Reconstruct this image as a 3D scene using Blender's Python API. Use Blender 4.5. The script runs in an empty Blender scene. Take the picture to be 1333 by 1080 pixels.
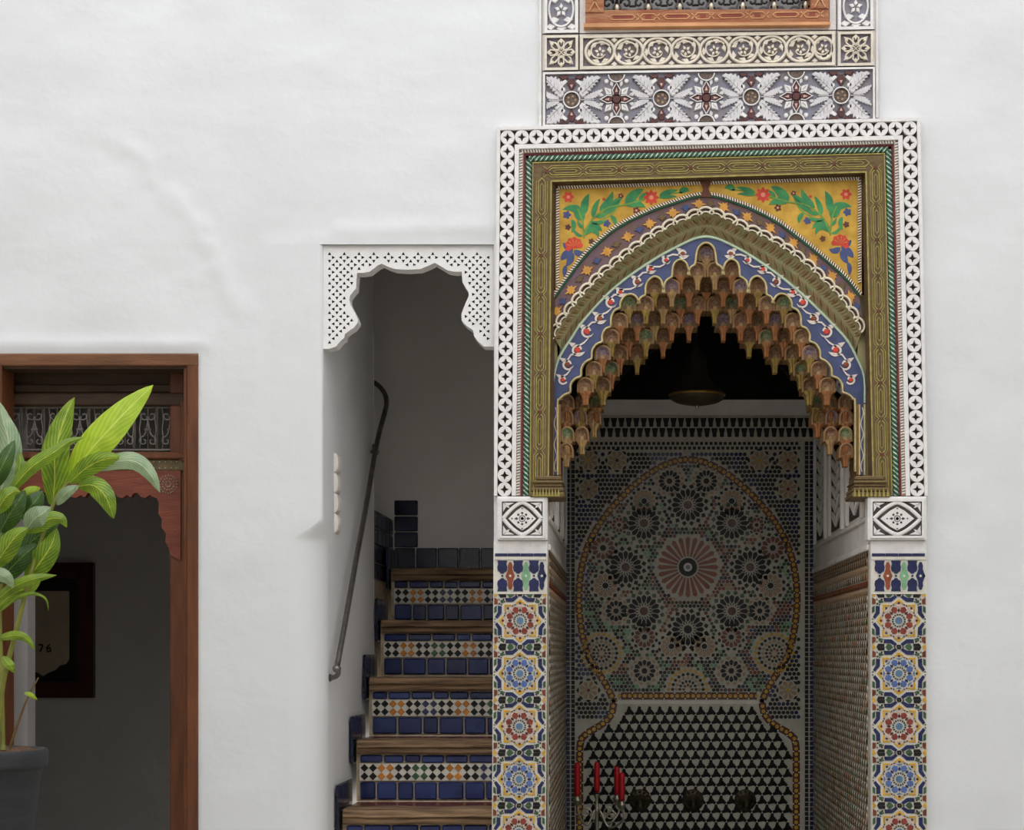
import bpy, math, random
from mathutils import Vector, Matrix
from mathutils.geometry import delaunay_2d_cdt
random.seed(7)
sc = bpy.context.scene
COL = sc.collection
PI = math.pi

# ------------------------------------------------------------------ camera, sky, exposure
FPX, CAMD, EYE, VX, VY = 2120.0, 5.3, 1.19, 813.0, 850.0   # focal length (px), distance to wall, eye height, vanishing point
cam_d = bpy.data.cameras.new('camera')
cam_d.sensor_width = 36.0
cam_d.lens = FPX / 1333.0 * 36.0
cam_d.shift_x = (666.5 - VX) / 1333.0
cam_d.shift_y = (VY - 540.0) / 1333.0
cam_d.clip_start = 0.05
cam = bpy.data.objects.new('camera', cam_d)
cam.location = (0, -CAMD, EYE)
cam.rotation_euler = (PI / 2, 0, 0)
COL.objects.link(cam)
sc.camera = cam

world = bpy.data.worlds.new('overcast_sky')
sc.world = world
world.use_nodes = True
wn = world.node_tree.nodes
wn['Background'].inputs['Color'].default_value = (0.945, 0.965, 1.0, 1)
wn['Background'].inputs['Strength'].default_value = 1.6
vs = sc.view_settings
vs.view_transform = 'Standard'
vs.look = 'None'
vs.gamma = 1.0
vs.use_curve_mapping = False
vs.exposure = 0.62

# ------------------------------------------------------------------ helpers
def S(Y): return FPX / (CAMD + Y)
def P(px, py, Y=0.0):
    s = S(Y)
    return Vector(((px - VX) / s, Y, EYE + (VY - py) / s))
def lin(c):
    out = []
    for v in c[:3]:
        v = v / 255.0
        out.append(v / 12.92 if v <= 0.04045 else ((v + 0.055) / 1.055) ** 2.4)
    return out

MATS = {}
def M(name, col, rough=0.65, var=0.12, scale=18.0, bump=0.0, bscale=60.0, metal=0.0, spec=0.4, col2=None, rnd=0.0, stretch=None, detail=4.0):
    m = bpy.data.materials.new(name)
    m.use_nodes = True
    nt = m.node_tree
    b = nt.nodes['Principled BSDF']
    b.inputs['Roughness'].default_value = rough
    b.inputs['Metallic'].default_value = metal
    b.inputs['Specular IOR Level'].default_value = spec
    geo = nt.nodes.new('ShaderNodeNewGeometry')
    mp = nt.nodes.new('ShaderNodeMapping')
    if stretch: mp.inputs['Scale'].default_value = stretch
    nt.links.new(geo.outputs['Position'], mp.inputs['Vector'])
    nz = nt.nodes.new('ShaderNodeTexNoise')
    nz.inputs['Scale'].default_value = scale
    nz.inputs['Detail'].default_value = detail
    nt.links.new(mp.outputs['Vector'], nz.inputs['Vector'])
    c = lin(col)
    c_a = [x * (1 - var) for x in c]
    c_b = lin(col2) if col2 else [min(1, x * (1 + var)) for x in c]
    mx = nt.nodes.new('ShaderNodeMix'); mx.data_type = 'RGBA'
    ramp = nt.nodes.new('ShaderNodeMapRange')
    ramp.inputs['From Min'].default_value = 0.3
    ramp.inputs['From Max'].default_value = 0.7
    nt.links.new(nz.outputs['Fac'], ramp.inputs['Value'])
    nt.links.new(ramp.outputs['Result'], mx.inputs['Factor'])
    mx.inputs[6].default_value = (*c_a, 1); mx.inputs[7].default_value = (*c_b, 1)
    last = mx.outputs[2]
    if rnd:
        oi = nt.nodes.new('ShaderNodeObjectInfo')
        mr = nt.nodes.new('ShaderNodeMapRange')
        mr.inputs['To Min'].default_value = 1 - rnd; mr.inputs['To Max'].default_value = 1 + rnd
        nt.links.new(oi.outputs['Random'], mr.inputs['Value'])
        hs = nt.nodes.new('ShaderNodeHueSaturation')
        nt.links.new(mr.outputs['Result'], hs.inputs['Value'])
        nt.links.new(last, hs.inputs['Color'])
        last = hs.outputs['Color']
    nt.links.new(last, b.inputs['Base Color'])
    if bump:
        n2 = nt.nodes.new('ShaderNodeTexNoise')
        n2.inputs['Scale'].default_value = bscale
        n2.inputs['Detail'].default_value = 6
        nt.links.new(mp.outputs['Vector'], n2.inputs['Vector'])
        bp = nt.nodes.new('ShaderNodeBump')
        bp.inputs['Strength'].default_value = bump
        bp.inputs['Distance'].default_value = 0.01
        nt.links.new(n2.outputs['Fac'], bp.inputs['Height'])
        nt.links.new(bp.outputs['Normal'], b.inputs['Normal'])
    MATS[name] = m
    return m

def ccw(pts):
    a = 0
    for i in range(len(pts)):
        x0, y0 = pts[i]; x1, y1 = pts[(i + 1) % len(pts)]
        a += x0 * y1 - x1 * y0
    return pts if a > 0 else pts[::-1]

def inside(p, poly):
    x, y = p; c = False; n = len(poly); j = n - 1
    for i in range(n):
        xi, yi = poly[i]; xj, yj = poly[j]
        if (yi > y) != (yj > y) and x < (xj - xi) * (y - yi) / (yj - yi) + xi: c = not c
        j = i
    return c
def segdist(p, poly, closed=True):
    best = 1e9; n = len(poly)
    for i in range(n if closed else n - 1):
        ax, ay = poly[i]; bx, by = poly[(i + 1) % n]
        dx, dy = bx - ax, by - ay; L = dx * dx + dy * dy
        t = 0 if L == 0 else max(0, min(1, ((p[0] - ax) * dx + (p[1] - ay) * dy) / L))
        best = min(best, math.hypot(p[0] - ax - t * dx, p[1] - ay - t * dy))
    return best
def spline(pts, n=8, closed=False):
    out = []; m = len(pts)
    rng = range(m if closed else m - 1)
    for i in rng:
        g = (lambda k: pts[k % m]) if closed else (lambda k: pts[max(0, min(m - 1, k))])
        p0, p1, p2, p3 = g(i - 1), g(i), g(i + 1), g(i + 2)
        for k in range(n):
            t = k / n
            out.append(tuple(0.5 * (2 * b + (c - a) * t + (2 * a - 5 * b + 4 * c - d) * t * t + (3 * b - a - 3 * c + d) * t ** 3)
                             for a, b, c, d in zip(p0, p1, p2, p3)))
    if not closed: out.append(tuple(pts[-1]))
    return out
def resample(pts, n):
    L = [0]
    for a, b in zip(pts, pts[1:]): L.append(L[-1] + math.dist(a, b))
    out = []; j = 0
    for k in range(n):
        d = L[-1] * k / (n - 1)
        while j < len(L) - 2 and L[j + 1] < d: j += 1
        t = (d - L[j]) / max(1e-9, L[j + 1] - L[j])
        out.append(tuple(a + (b - a) * t for a, b in zip(pts[j], pts[j + 1])))
    return out
def plen(pts): return sum(math.dist(a, b) for a, b in zip(pts, pts[1:]))
def offs(pts, d):
    out = []
    for i, p in enumerate(pts):
        a = pts[max(0, i - 1)]; b = pts[min(len(pts) - 1, i + 1)]
        dx, dy = b[0] - a[0], b[1] - a[1]; L = math.hypot(dx, dy) or 1
        out.append((p[0] - dy / L * d, p[1] + dx / L * d))
    return out
def ngon(cx, cy, r, n, a0=0.0, ry=None):
    ry = ry or r
    return [(cx + r * math.cos(a0 + 2 * PI * k / n), cy + ry * math.sin(a0 + 2 * PI * k / n)) for k in range(n)]
def polar(cx, cy, r, a): return (cx + r * math.cos(a), cy - r * math.sin(a))

class MB:
    """collects polygons of one mesh; px methods place pieces on a plane facing the courtyard"""
    def __init__(s): s.v = []; s.f = []; s.m = []; s.uv = {}
    def pt(s, x, y, Y): return P(x, y, Y)
    def add(s, vs_, fs, m=0):
        o = len(s.v); s.v.extend([tuple(v) for v in vs_])
        for f in fs: s.f.append(tuple(o + i for i in f)); s.m.append(m)
    def box(s, x0, x1, y0, y1, z0, z1, m=0):
        v = [(x, y, z) for z in (z0, z1) for y in (y0, y1) for x in (x0, x1)]
        s.add(v, [(0, 2, 3, 1), (4, 5, 7, 6), (0, 1, 5, 4), (2, 6, 7, 3), (0, 4, 6, 2), (1, 3, 7, 5)], m)
    def bbox(s, x0, x1, y0, y1, z0, z1, m=0, b=0.004):
        """box with chamfered edges"""
        vs_ = []; ids = {}
        c = [(x0, x1), (y0, y1), (z0, z1)]
        for sx in (0, 1):
            for sy in (0, 1):
                for sz in (0, 1):
                    sg = (sx, sy, sz)
                    for ax in range(3):
                        p = []
                        for k in range(3):
                            w = c[k][sg[k]]
                            if k != ax: w += (b if sg[k] == 0 else -b)
                            p.append(w)
                        ids[(sg, ax)] = len(vs_); vs_.append(p)
        fs = []
        for ax in range(3):
            o1, o2 = [k for k in range(3) if k != ax]
            for sd in (0, 1):
                q = []
                for a_, b_ in ((0, 0), (1, 0), (1, 1), (0, 1)):
                    sg = [0, 0, 0]; sg[ax] = sd; sg[o1] = a_; sg[o2] = b_
                    q.append(ids[(tuple(sg), ax)])
                fs.append(q)
        for ax in range(3):
            o1, o2 = [k for k in range(3) if k != ax]
            for a_ in (0, 1):
                for b_ in (0, 1):
                    s0 = [0, 0, 0]; s0[o1] = a_; s0[o2] = b_; s1 = list(s0); s1[ax] = 1
                    s0, s1 = tuple(s0), tuple(s1)
                    fs.append([ids[(s0, o1)], ids[(s1, o1)], ids[(s1, o2)], ids[(s0, o2)]])
        for sx in (0, 1):
            for sy in (0, 1):
                for sz in (0, 1):
                    fs.append([ids[((sx, sy, sz), k)] for k in range(3)])
        s.add(vs_, fs, m)
    def prism(s, pts, yb, yf, m=0, bev=0.0, back=False, sm=None):
        """pts in world (x,z); front face at yf, back edge at yb; bev = share by which the front face is drawn in"""
        pts = ccw(list(pts)); n = len(pts)
        sm = m if sm is None else sm
        v = [(x, yb, z) for x, z in pts]
        if bev > 0:
            cx = sum(p[0] for p in pts) / n; cz = sum(p[1] for p in pts) / n
            ym = yf + (yb - yf) * 0.45
            v += [(x, ym, z) for x, z in pts]
            v += [(cx + (x - cx) * (1 - bev), yf, cz + (z - cz) * (1 - bev)) for x, z in pts]
            s.add(v, [(i, (i + 1) % n, n + (i + 1) % n, n + i) for i in range(n)] +
                     [(n + i, n + (i + 1) % n, 2 * n + (i + 1) % n, 2 * n + i) for i in range(n)], sm)
            s.f.append(tuple(len(s.v) - n + i for i in range(n))); s.m.append(m)
        else:
            v += [(x, yf, z) for x, z in pts]
            s.add(v, [(i, (i + 1) % n, n + (i + 1) % n, n + i) for i in range(n)], sm)
            s.f.append(tuple(len(s.v) - n + i for i in range(n))); s.m.append(m)
        if back:
            b0 = len(s.v) - len(v)
            s.f.append(tuple(b0 + i for i in reversed(range(n)))); s.m.append(sm)
    def pp(s, pts, Y, t=0.004, m=0, bev=0.0, back=False, sm=None):
        """prism from picture-plane outline, front at depth Y, thickness t"""
        w = [s.pt(x, y, Y) for x, y in pts]
        s.prism([(q.x, q.z) for q in w], Y + t, Y, m, bev, back, sm)
    def rib(s, pts, w, Y, t=0.004, m=0, closed=False, rnd=0.0):
        """raised strip of width w px along a polyline; rnd > 0 gives a rounded section"""
        n = len(pts); L = []; R = []; C = []
        for i, p in enumerate(pts):
            a = pts[(i - 1) % n] if closed else pts[max(0, i - 1)]
            b = pts[(i + 1) % n] if closed else pts[min(n - 1, i + 1)]
            d1 = (p[0] - a[0], p[1] - a[1]); d2 = (b[0] - p[0], b[1] - p[1])
            l1 = math.hypot(*d1); l2 = math.hypot(*d2)
            if l1 < 1e-9: d1, l1 = d2, l2
            if l2 < 1e-9: d2, l2 = d1, l1
            tx, ty = d1[0] / l1 + d2[0] / l2, d1[1] / l1 + d2[1] / l2
            tl = math.hypot(tx, ty) or 1e-9
            nx, ny = -ty / tl, tx / tl
            k = 1 / max(0.4, abs(nx * -d1[1] / l1 + ny * d1[0] / l1))
            ww = w(i / max(1, n - 1)) if callable(w) else w
            L.append((p[0] + nx * ww / 2 * k, p[1] + ny * ww / 2 * k))
            R.append((p[0] - nx * ww / 2 * k, p[1] - ny * ww / 2 * k)); C.append(p)
        rows = [[s.pt(x, y, Y + t) for x, y in L]]
        if rnd > 0:
            mid = lambda A, B, q: [(a[0] + (b[0] - a[0]) * q, a[1] + (b[1] - a[1]) * q) for a, b in zip(A, B)]
            rows += [[s.pt(x, y, Y + t * rnd) for x, y in mid(L, R, 0.12)], [s.pt(x, y, Y) for x, y in mid(L, R, 0.35)],
                     [s.pt(x, y, Y) for x, y in mid(L, R, 0.65)], [s.pt(x, y, Y + t * rnd) for x, y in mid(L, R, 0.88)]]
        else:
            rows += [[s.pt(x, y, Y) for x, y in L], [s.pt(x, y, Y) for x, y in R]]
        rows.append([s.pt(x, y, Y + t) for x, y in R])
        s.loft(rows, m, closed)
    def loft(s, rows, m=0, closed=False, mf=None):
        n = len(rows[0]); o = len(s.v)
        for r in rows: s.v.extend([tuple(p) for p in r])
        for j in range(len(rows) - 1):
            for i in range(n if closed else n - 1):
                k = (i + 1) % n
                s.f.append((o + j * n + i, o + j * n + k, o + (j + 1) * n + k, o + (j + 1) * n + i))
                s.m.append(mf(j, i) if mf else m)
    def tube(s, path, r, n=8, m=0, cap=True):
        path = [Vector(p) for p in path]; rows = []
        up = Vector((0.13, 0.21, 0.97)).normalized()
        prev = None
        for i, p in enumerate(path):
            t = (path[min(len(path) - 1, i + 1)] - path[max(0, i - 1)]).normalized()
            a = (prev if prev is not None else up) - t * t.dot(prev if prev is not None else up)
            if a.length < 1e-5: a = t.orthogonal()
            a.normalize(); prev = a; b = t.cross(a)
            rr = r[i] if isinstance(r, (list, tuple)) else r
            rows.append([p + (a * math.cos(2 * PI * k / n) + b * math.sin(2 * PI * k / n)) * rr for k in range(n)])
        o = len(s.v); s.loft(rows, m, True)
        if cap:
            s.f.append(tuple(o + k for k in range(n))); s.m.append(m)
            s.f.append(tuple(o + (len(rows) - 1) * n + k for k in range(n))); s.m.append(m)
    def lathe(s, prof, c, n=24, m=0, axis='z', mf=None):
        rows = []
        for r, z in prof:
            if axis == 'z': rows.append([(c[0] + r * math.cos(2 * PI * k / n), c[1] + r * math.sin(2 * PI * k / n), c[2] + z) for k in range(n)])
            else: rows.append([(c[0] + r * math.cos(2 * PI * k / n), c[1] + z, c[2] + r * math.sin(2 * PI * k / n)) for k in range(n)])
        s.loft(rows, m, True, mf)
    def plate(s, outer, holes, Y, t, m=0, sm=None):
        """flat slab with real holes (picture-plane outlines)"""
        sm = m if sm is None else sm
        pts = []; ed = []
        for poly in [outer] + holes:
            o = len(pts); n = len(poly)
            pts += [Vector(p) for p in poly]; ed += [(o + i, o + (i + 1) % n) for i in range(n)]
        vs_, es, fs, _, _, _ = delaunay_2d_cdt(pts, ed, [], 0, 1e-6)
        bbs = [(min(p[0] for p in h), max(p[0] for p in h), min(p[1] for p in h), max(p[1] for p in h), h) for h in holes]
        keep = []
        for f in fs:
            c = (sum(vs_[i].x for i in f) / len(f), sum(vs_[i].y for i in f) / len(f))
            if not inside(c, outer): continue
            if any(a < c[0] < b and d < c[1] < e and inside(c, h) for a, b, d, e, h in bbs): continue
            keep.append(f)
        s.add([s.pt(v.x, v.y, Y) for v in vs_], keep, m)
        for poly in [outer] + holes:
            n = len(poly)
            s.add([s.pt(x, y, Y) for x, y in poly] + [s.pt(x, y, Y + t) for x, y in poly],
                  [(i, (i + 1) % n, n + (i + 1) % n, n + i) for i in range(n)], sm)
    def mesh(s, name, mats, smooth=False):
        me = bpy.data.meshes.new(name)
        me.from_pydata(s.v, [], s.f)
        for k in mats: me.materials.append(MATS[k])
        if len(mats) > 1: me.polygons.foreach_set('material_index', s.m)
        if smooth: me.polygons.foreach_set('use_smooth', [True] * len(me.polygons))
        me.update()
        return me

WM = {}
def link(o, parent=None, mat=None):
    COL.objects.link(o)
    if mat is not None: o.matrix_basis = mat
    WM[o.name] = mat.copy() if mat is not None else Matrix()
    if parent is not None:
        o.parent = parent
        o.matrix_parent_inverse = WM[parent.name].inverted()
    return o
def tag(o, label=None, cat=None, group=None, kind=None):
    if label: o['label'] = label
    if cat: o['category'] = cat
    if group: o['group'] = group
    if kind: o['kind'] = kind
    return o
def part(name, mb, mats, parent=None, smooth=False, kind=None, label=None):
    o = bpy.data.objects.new(name, mb.mesh(name, mats, smooth))
    link(o, parent)
    return tag(o, label, None, None, kind)
def put(name, me, parent, mat, kind=None):
    """another object that shares a mesh"""
    o = bpy.data.objects.new(name, me)
    link(o, parent, mat)
    return tag(o, kind=kind)
def thing(name, loc, label, cat, group=None):
    o = bpy.data.objects.new(name, None)
    o.empty_display_size = 0.1
    link(o, None, Matrix.Translation(Vector(loc)))
    return tag(o, label, cat, group)
def struct(name, mb, mats, label, cat, smooth=False):
    o = part(name, mb, mats, None, smooth)
    return tag(o, label, cat, None, 'structure')
def pxmat(px, py, Y, rot=0.0, sx=1.0, sy=1.0):
    """frame whose unit is one picture pixel at depth Y (x right, z up, y into the wall in metres)"""
    k = 1.0 / S(Y)
    return Matrix.Translation(P(px, py, Y)) @ Matrix.Rotation(-rot, 4, 'Y') @ Matrix.Diagonal((k * sx, 1.0, k * sy, 1.0))
class LMB(MB):
    """pieces drawn in local pixel units round (0,0), y down as in the picture; front at y=0"""
    def pt(s, x, y, Y): return Vector((x, Y, -y))
# ------------------------------------------------------------------ materials
M('plaster', (226, 226, 226), 0.85, 0.035, 2.2, 0.25, 14.0, spec=0.15)
M('plaster_shade', (242, 237, 231), 0.85, 0.05, 3.0, 0.2, 20.0, spec=0.15)
M('stucco', (232, 228, 224), 0.8, 0.07, 25, 0.25, 90, spec=0.15)
M('stucco_grey', (214, 210, 210), 0.8, 0.1, 30, 0.25, 90, spec=0.15)
M('stucco_cream', (226, 215, 198), 0.8, 0.1, 25, 0.25, 90, spec=0.15)
M('screen_white', (234, 231, 228), 0.8, 0.04, 25, 0.2, 90, spec=0.15)
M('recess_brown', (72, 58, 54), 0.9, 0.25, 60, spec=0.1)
M('hole_shade_dark', (40, 38, 36), 0.9, 0.2, 60, spec=0.1)
M('groove', (84, 76, 73), 0.9, 0.3, 60, spec=0.1)
M('ground_lilac', (158, 156, 176), 0.85, 0.2, 30, spec=0.1, col2=(140, 134, 132))
M('medallion_brown', (112, 98, 90), 0.85, 0.3, 120, 0.4, 200, spec=0.1)
M('ground_taupe', (136, 124, 112), 0.85, 0.25, 40, spec=0.1, col2=(134, 130, 150))
M('plaster_niche', (234, 227, 221), 0.85, 0.1, 8, 0.3, 40, spec=0.1)
M('floor_tile', (170, 165, 155), 0.5, 0.1, 6)
M('floor_dark', (96, 74, 60), 0.5, 0.15, 6)
M('courtyard_wall', (212, 210, 206), 0.85, 0.05, 2)
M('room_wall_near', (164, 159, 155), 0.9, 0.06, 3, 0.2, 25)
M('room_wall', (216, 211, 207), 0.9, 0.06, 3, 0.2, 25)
M('wood_door', (104, 60, 34), 0.5, 0.3, 6, 0.25, 40, stretch=(8, 8, 1), spec=0.35)
M('wood_lintel', (118, 78, 50), 0.55, 0.3, 6, 0.3, 40, stretch=(1, 8, 8), spec=0.3)
M('wood_red', (118, 60, 42), 0.5, 0.25, 7, 0.2, 40, stretch=(1, 6, 6), spec=0.35)
M('wood_dark', (72, 52, 40), 0.6, 0.3, 8, 0.2, 40, stretch=(1, 6, 6), spec=0.3)
M('wood_black', (22, 15, 12), 0.75, 0.3, 8, spec=0.15)
M('wood_window', (170, 98, 68), 0.6, 0.25, 14, 0.35, 60, stretch=(1, 3, 5), spec=0.25, col2=(176, 128, 92))
M('wood_window_groove', (140, 66, 50), 0.7, 0.2, 10)
M('wood_window_line', (206, 150, 104), 0.7, 0.2, 10)
M('wood_step', (96, 70, 48), 0.5, 0.35, 5, 0.6, 30, stretch=(1, 9, 14), spec=0.35, col2=(166, 134, 100))
M('iron', (48, 45, 44), 0.55, 0.2, 40, metal=0.3)
M('iron_paint', (122, 114, 108), 0.6, 0.2, 40)
M('rail_iron', (112, 106, 100), 0.3, 0.25, 30, metal=0.75)
M('stud', (200, 190, 170), 0.35, 0.1, 30, metal=0.6)
M('glass_dark', (104, 100, 98), 0.12, 0.1, 6, spec=0.6)
M('zellige_white', (214, 208, 194), 0.28, 0.1, 30, spec=0.5)
M('grout', (206, 200, 186), 0.7, 0.12, 50)
M('grout_step', (182, 166, 138), 0.8, 0.25, 40, 0.3, 80)
M('z_navy_dark', (24, 30, 56), 0.2, 0.3, 40, spec=0.5, rnd=0.3)
M('z_navy', (30, 36, 78), 0.2, 0.3, 40, spec=0.5)
M('z_blue', (24, 42, 104), 0.2, 0.35, 14, 0.15, 40, spec=0.5, col2=(32, 50, 104), rnd=0.35)
M('z_black', (24, 22, 20), 0.42, 0.4, 40, spec=0.3)
M('z_red', (132, 58, 46), 0.25, 0.25, 40)
M('z_brown', (112, 56, 34), 0.25, 0.3, 40)
M('z_yellow', (200, 154, 44), 0.25, 0.2, 40)
M('z_ochre', (196, 122, 36), 0.25, 0.25, 30, rnd=0.2)
M('z_green', (54, 86, 58), 0.25, 0.3, 40)
M('z_mint', (122, 168, 128), 0.25, 0.2, 40)
M('z_sky', (82, 104, 158), 0.25, 0.25, 40)
M('z_steel', (92, 122, 150), 0.25, 0.2, 40)
M('z_maroon', (84, 40, 34), 0.25, 0.3, 40)
M('z_pink', (214, 176, 164), 0.3, 0.15, 40)
M('z_rust', (138, 70, 44), 0.25, 0.25, 20)
M('z_tan', (168, 138, 108), 0.3, 0.2, 40)
M('p_olive', (132, 116, 70), 0.6, 0.3, 70, 0.25, 120, col2=(108, 80, 60), spec=0.3)
M('p_olive_line', (158, 144, 76), 0.6, 0.25, 60)
M('p_olive_dark', (94, 78, 48), 0.65, 0.3, 40)
M('p_recess', (88, 66, 40), 0.7, 0.3, 30)
M('p_maroon', (104, 38, 44), 0.6, 0.25, 40)
M('p_green', (30, 84, 60), 0.5, 0.3, 60)
M('p_rope_white', (206, 208, 190), 0.6, 0.15, 60)
M('p_ochre', (200, 152, 46), 0.6, 0.2, 24, col2=(216, 170, 66))
M('p_leaf', (48, 134, 84), 0.6, 0.25, 30, col2=(72, 150, 84))
M('p_leaf_light', (112, 150, 62), 0.6, 0.2, 30)
M('p_red', (206, 66, 44), 0.6, 0.2, 30)
M('p_pink', (232, 142, 110), 0.6, 0.15, 30)
M('p_blue', (66, 78, 122), 0.6, 0.2, 30)
M('p_brown', (96, 52, 36), 0.6, 0.3, 40)
M('p_plum', (128, 98, 78), 0.65, 0.22, 40, col2=(116, 92, 106))
M('p_orange', (204, 146, 62), 0.6, 0.2, 40)
M('p_ivory', (232, 222, 198), 0.6, 0.12, 40, 0.2, 120)
M('p_ivory_old', (204, 184, 128), 0.6, 0.25, 50, 0.25, 120)
M('p_cove', (172, 150, 108), 0.65, 0.2, 50, col2=(152, 152, 108))
M('p_cove_leaf', (156, 164, 118), 0.65, 0.25, 30, col2=(178, 132, 100))
M('p_seafoam', (190, 208, 180), 0.6, 0.12, 40)
M('p_band_blue', (70, 78, 114), 0.6, 0.2, 25)
M('p_scroll', (222, 208, 196), 0.6, 0.1, 40)
M('m_rim', (158, 124, 74), 0.6, 0.3, 50, 0.2, 120, col2=(124, 86, 54))
M('m_brown', (112, 74, 52), 0.6, 0.45, 160, 0.2, 300, col2=(158, 122, 90))
M('m_green', (68, 94, 64), 0.6, 0.4, 160, 0.2, 300, col2=(146, 156, 112))
M('m_purple', (90, 70, 104), 0.6, 0.4, 160, 0.2, 300, col2=(164, 140, 140))
M('m_tan', (160, 128, 84), 0.6, 0.25, 60, 0.3, 120)
M('m_orange', (150, 98, 58), 0.6, 0.25, 60, 0.3, 120)
M('m_yellow', (142, 116, 58), 0.6, 0.25, 60, 0.3, 120)
M('brass', (150, 116, 58), 0.35, 0.3, 20, metal=0.8)
M('brass_dark', (70, 62, 46), 0.5, 0.3, 20, metal=0.5)
M('lamp_dark', (30, 22, 18), 0.6, 0.3, 20)
M('silver', (178, 168, 150), 0.3, 0.15, 30, metal=0.85)
M('candle_red', (170, 14, 26), 0.4, 0.12, 30)
M('wick', (30, 26, 24), 0.8)
M('switch_white', (232, 226, 218), 0.4, 0.02, 10)
M('pot_grey', (46, 47, 50), 0.6, 0.2, 10, 0.3, 60, stretch=(1, 1, 10))
M('soil', (92, 66, 46), 0.95, 0.4, 40, 0.8, 120)
M('stem_green', (120, 122, 48), 0.5, 0.2, 20)
M('stem_brown', (110, 84, 48), 0.6, 0.2, 20)
M('frame_wood', (70, 34, 26), 0.35, 0.25, 8, stretch=(6, 6, 1))
M('picture_mat', (26, 22, 24), 0.5, 0.2, 10)
M('picture_paper', (186, 172, 150), 0.7, 0.1, 10)
M('ink', (48, 40, 36), 0.8)

def leaf_mat(name, dark, light, line, translucency=0.35):
    m = bpy.data.materials.new(name); m.use_nodes = True
    nt = m.node_tree; L = nt.links
    b = nt.nodes['Principled BSDF']; b.inputs['Roughness'].default_value = 0.38
    uv = nt.nodes.new('ShaderNodeUVMap')
    sp = nt.nodes.new('ShaderNodeSeparateXYZ'); L.new(uv.outputs['UV'], sp.inputs['Vector'])
    def mth(op, a, c=None):
        n = nt.nodes.new('ShaderNodeMath'); n.operation = op
        for i, v in enumerate((a, c)):
            if v is None: continue
            if isinstance(v, (int, float)): n.inputs[i].default_value = v
            else: L.new(v, n.inputs[i])
        return n.outputs[0]
    across = mth('ABSOLUTE', mth('SUBTRACT', sp.outputs['Y'], 0.5))
    geo = nt.nodes.new('ShaderNodeNewGeometry')
    nz = nt.nodes.new('ShaderNodeTexNoise'); nz.inputs['Scale'].default_value = 22; L.new(geo.outputs['Position'], nz.inputs['Vector'])
    ph = mth('ADD', mth('SUBTRACT', mth('MULTIPLY', sp.outputs['X'], 58.0), mth('MULTIPLY', across, 46.0)), mth('MULTIPLY', nz.outputs['Fac'], 7.0))
    st = mth('POWER', mth('ADD', mth('MULTIPLY', mth('SINE', ph), 0.5), 0.5), 3.0)
    rib = mth('LESS_THAN', across, 0.025)
    fac = mth('MINIMUM', mth('ADD', mth('MULTIPLY', mth('MULTIPLY', st, nz.outputs['Fac']), 0.95), rib), 1.0)
    m1 = nt.nodes.new('ShaderNodeMix'); m1.data_type = 'RGBA'
    m1.inputs[6].default_value = (*lin(dark), 1); m1.inputs[7].default_value = (*lin(light), 1)
    mr = nt.nodes.new('ShaderNodeMapRange'); mr.inputs['From Min'].default_value = 0.35; mr.inputs['From Max'].default_value = 0.65
    L.new(nz.outputs['Fac'], mr.inputs['Value']); L.new(mr.outputs['Result'], m1.inputs['Factor'])
    m2 = nt.nodes.new('ShaderNodeMix'); m2.data_type = 'RGBA'
    L.new(fac, m2.inputs['Factor']); L.new(m1.outputs[2], m2.inputs[6]); m2.inputs[7].default_value = (*lin(line), 1)
    L.new(m2.outputs[2], b.inputs['Base Color'])
    tr = nt.nodes.new('ShaderNodeBsdfTranslucent'); L.new(m2.outputs[2], tr.inputs['Color'])
    ms = nt.nodes.new('ShaderNodeMixShader'); ms.inputs[0].default_value = translucency
    L.new(b.outputs[0], ms.inputs[1]); L.new(tr.outputs[0], ms.inputs[2])
    L.new(ms.outputs[0], nt.nodes['Material Output'].inputs['Surface'])
    MATS[name] = m
leaf_mat('leaf_bright', (158, 190, 26), (176, 206, 44), (206, 222, 84))
leaf_mat('leaf_mid', (92, 128, 26), (122, 156, 34), (194, 204, 70))
leaf_mat('leaf_dark', (44, 78, 30), (62, 98, 36), (112, 140, 60))
leaf_mat('leaf_pale', (132, 158, 118), (160, 180, 138), (200, 212, 170))

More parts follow.
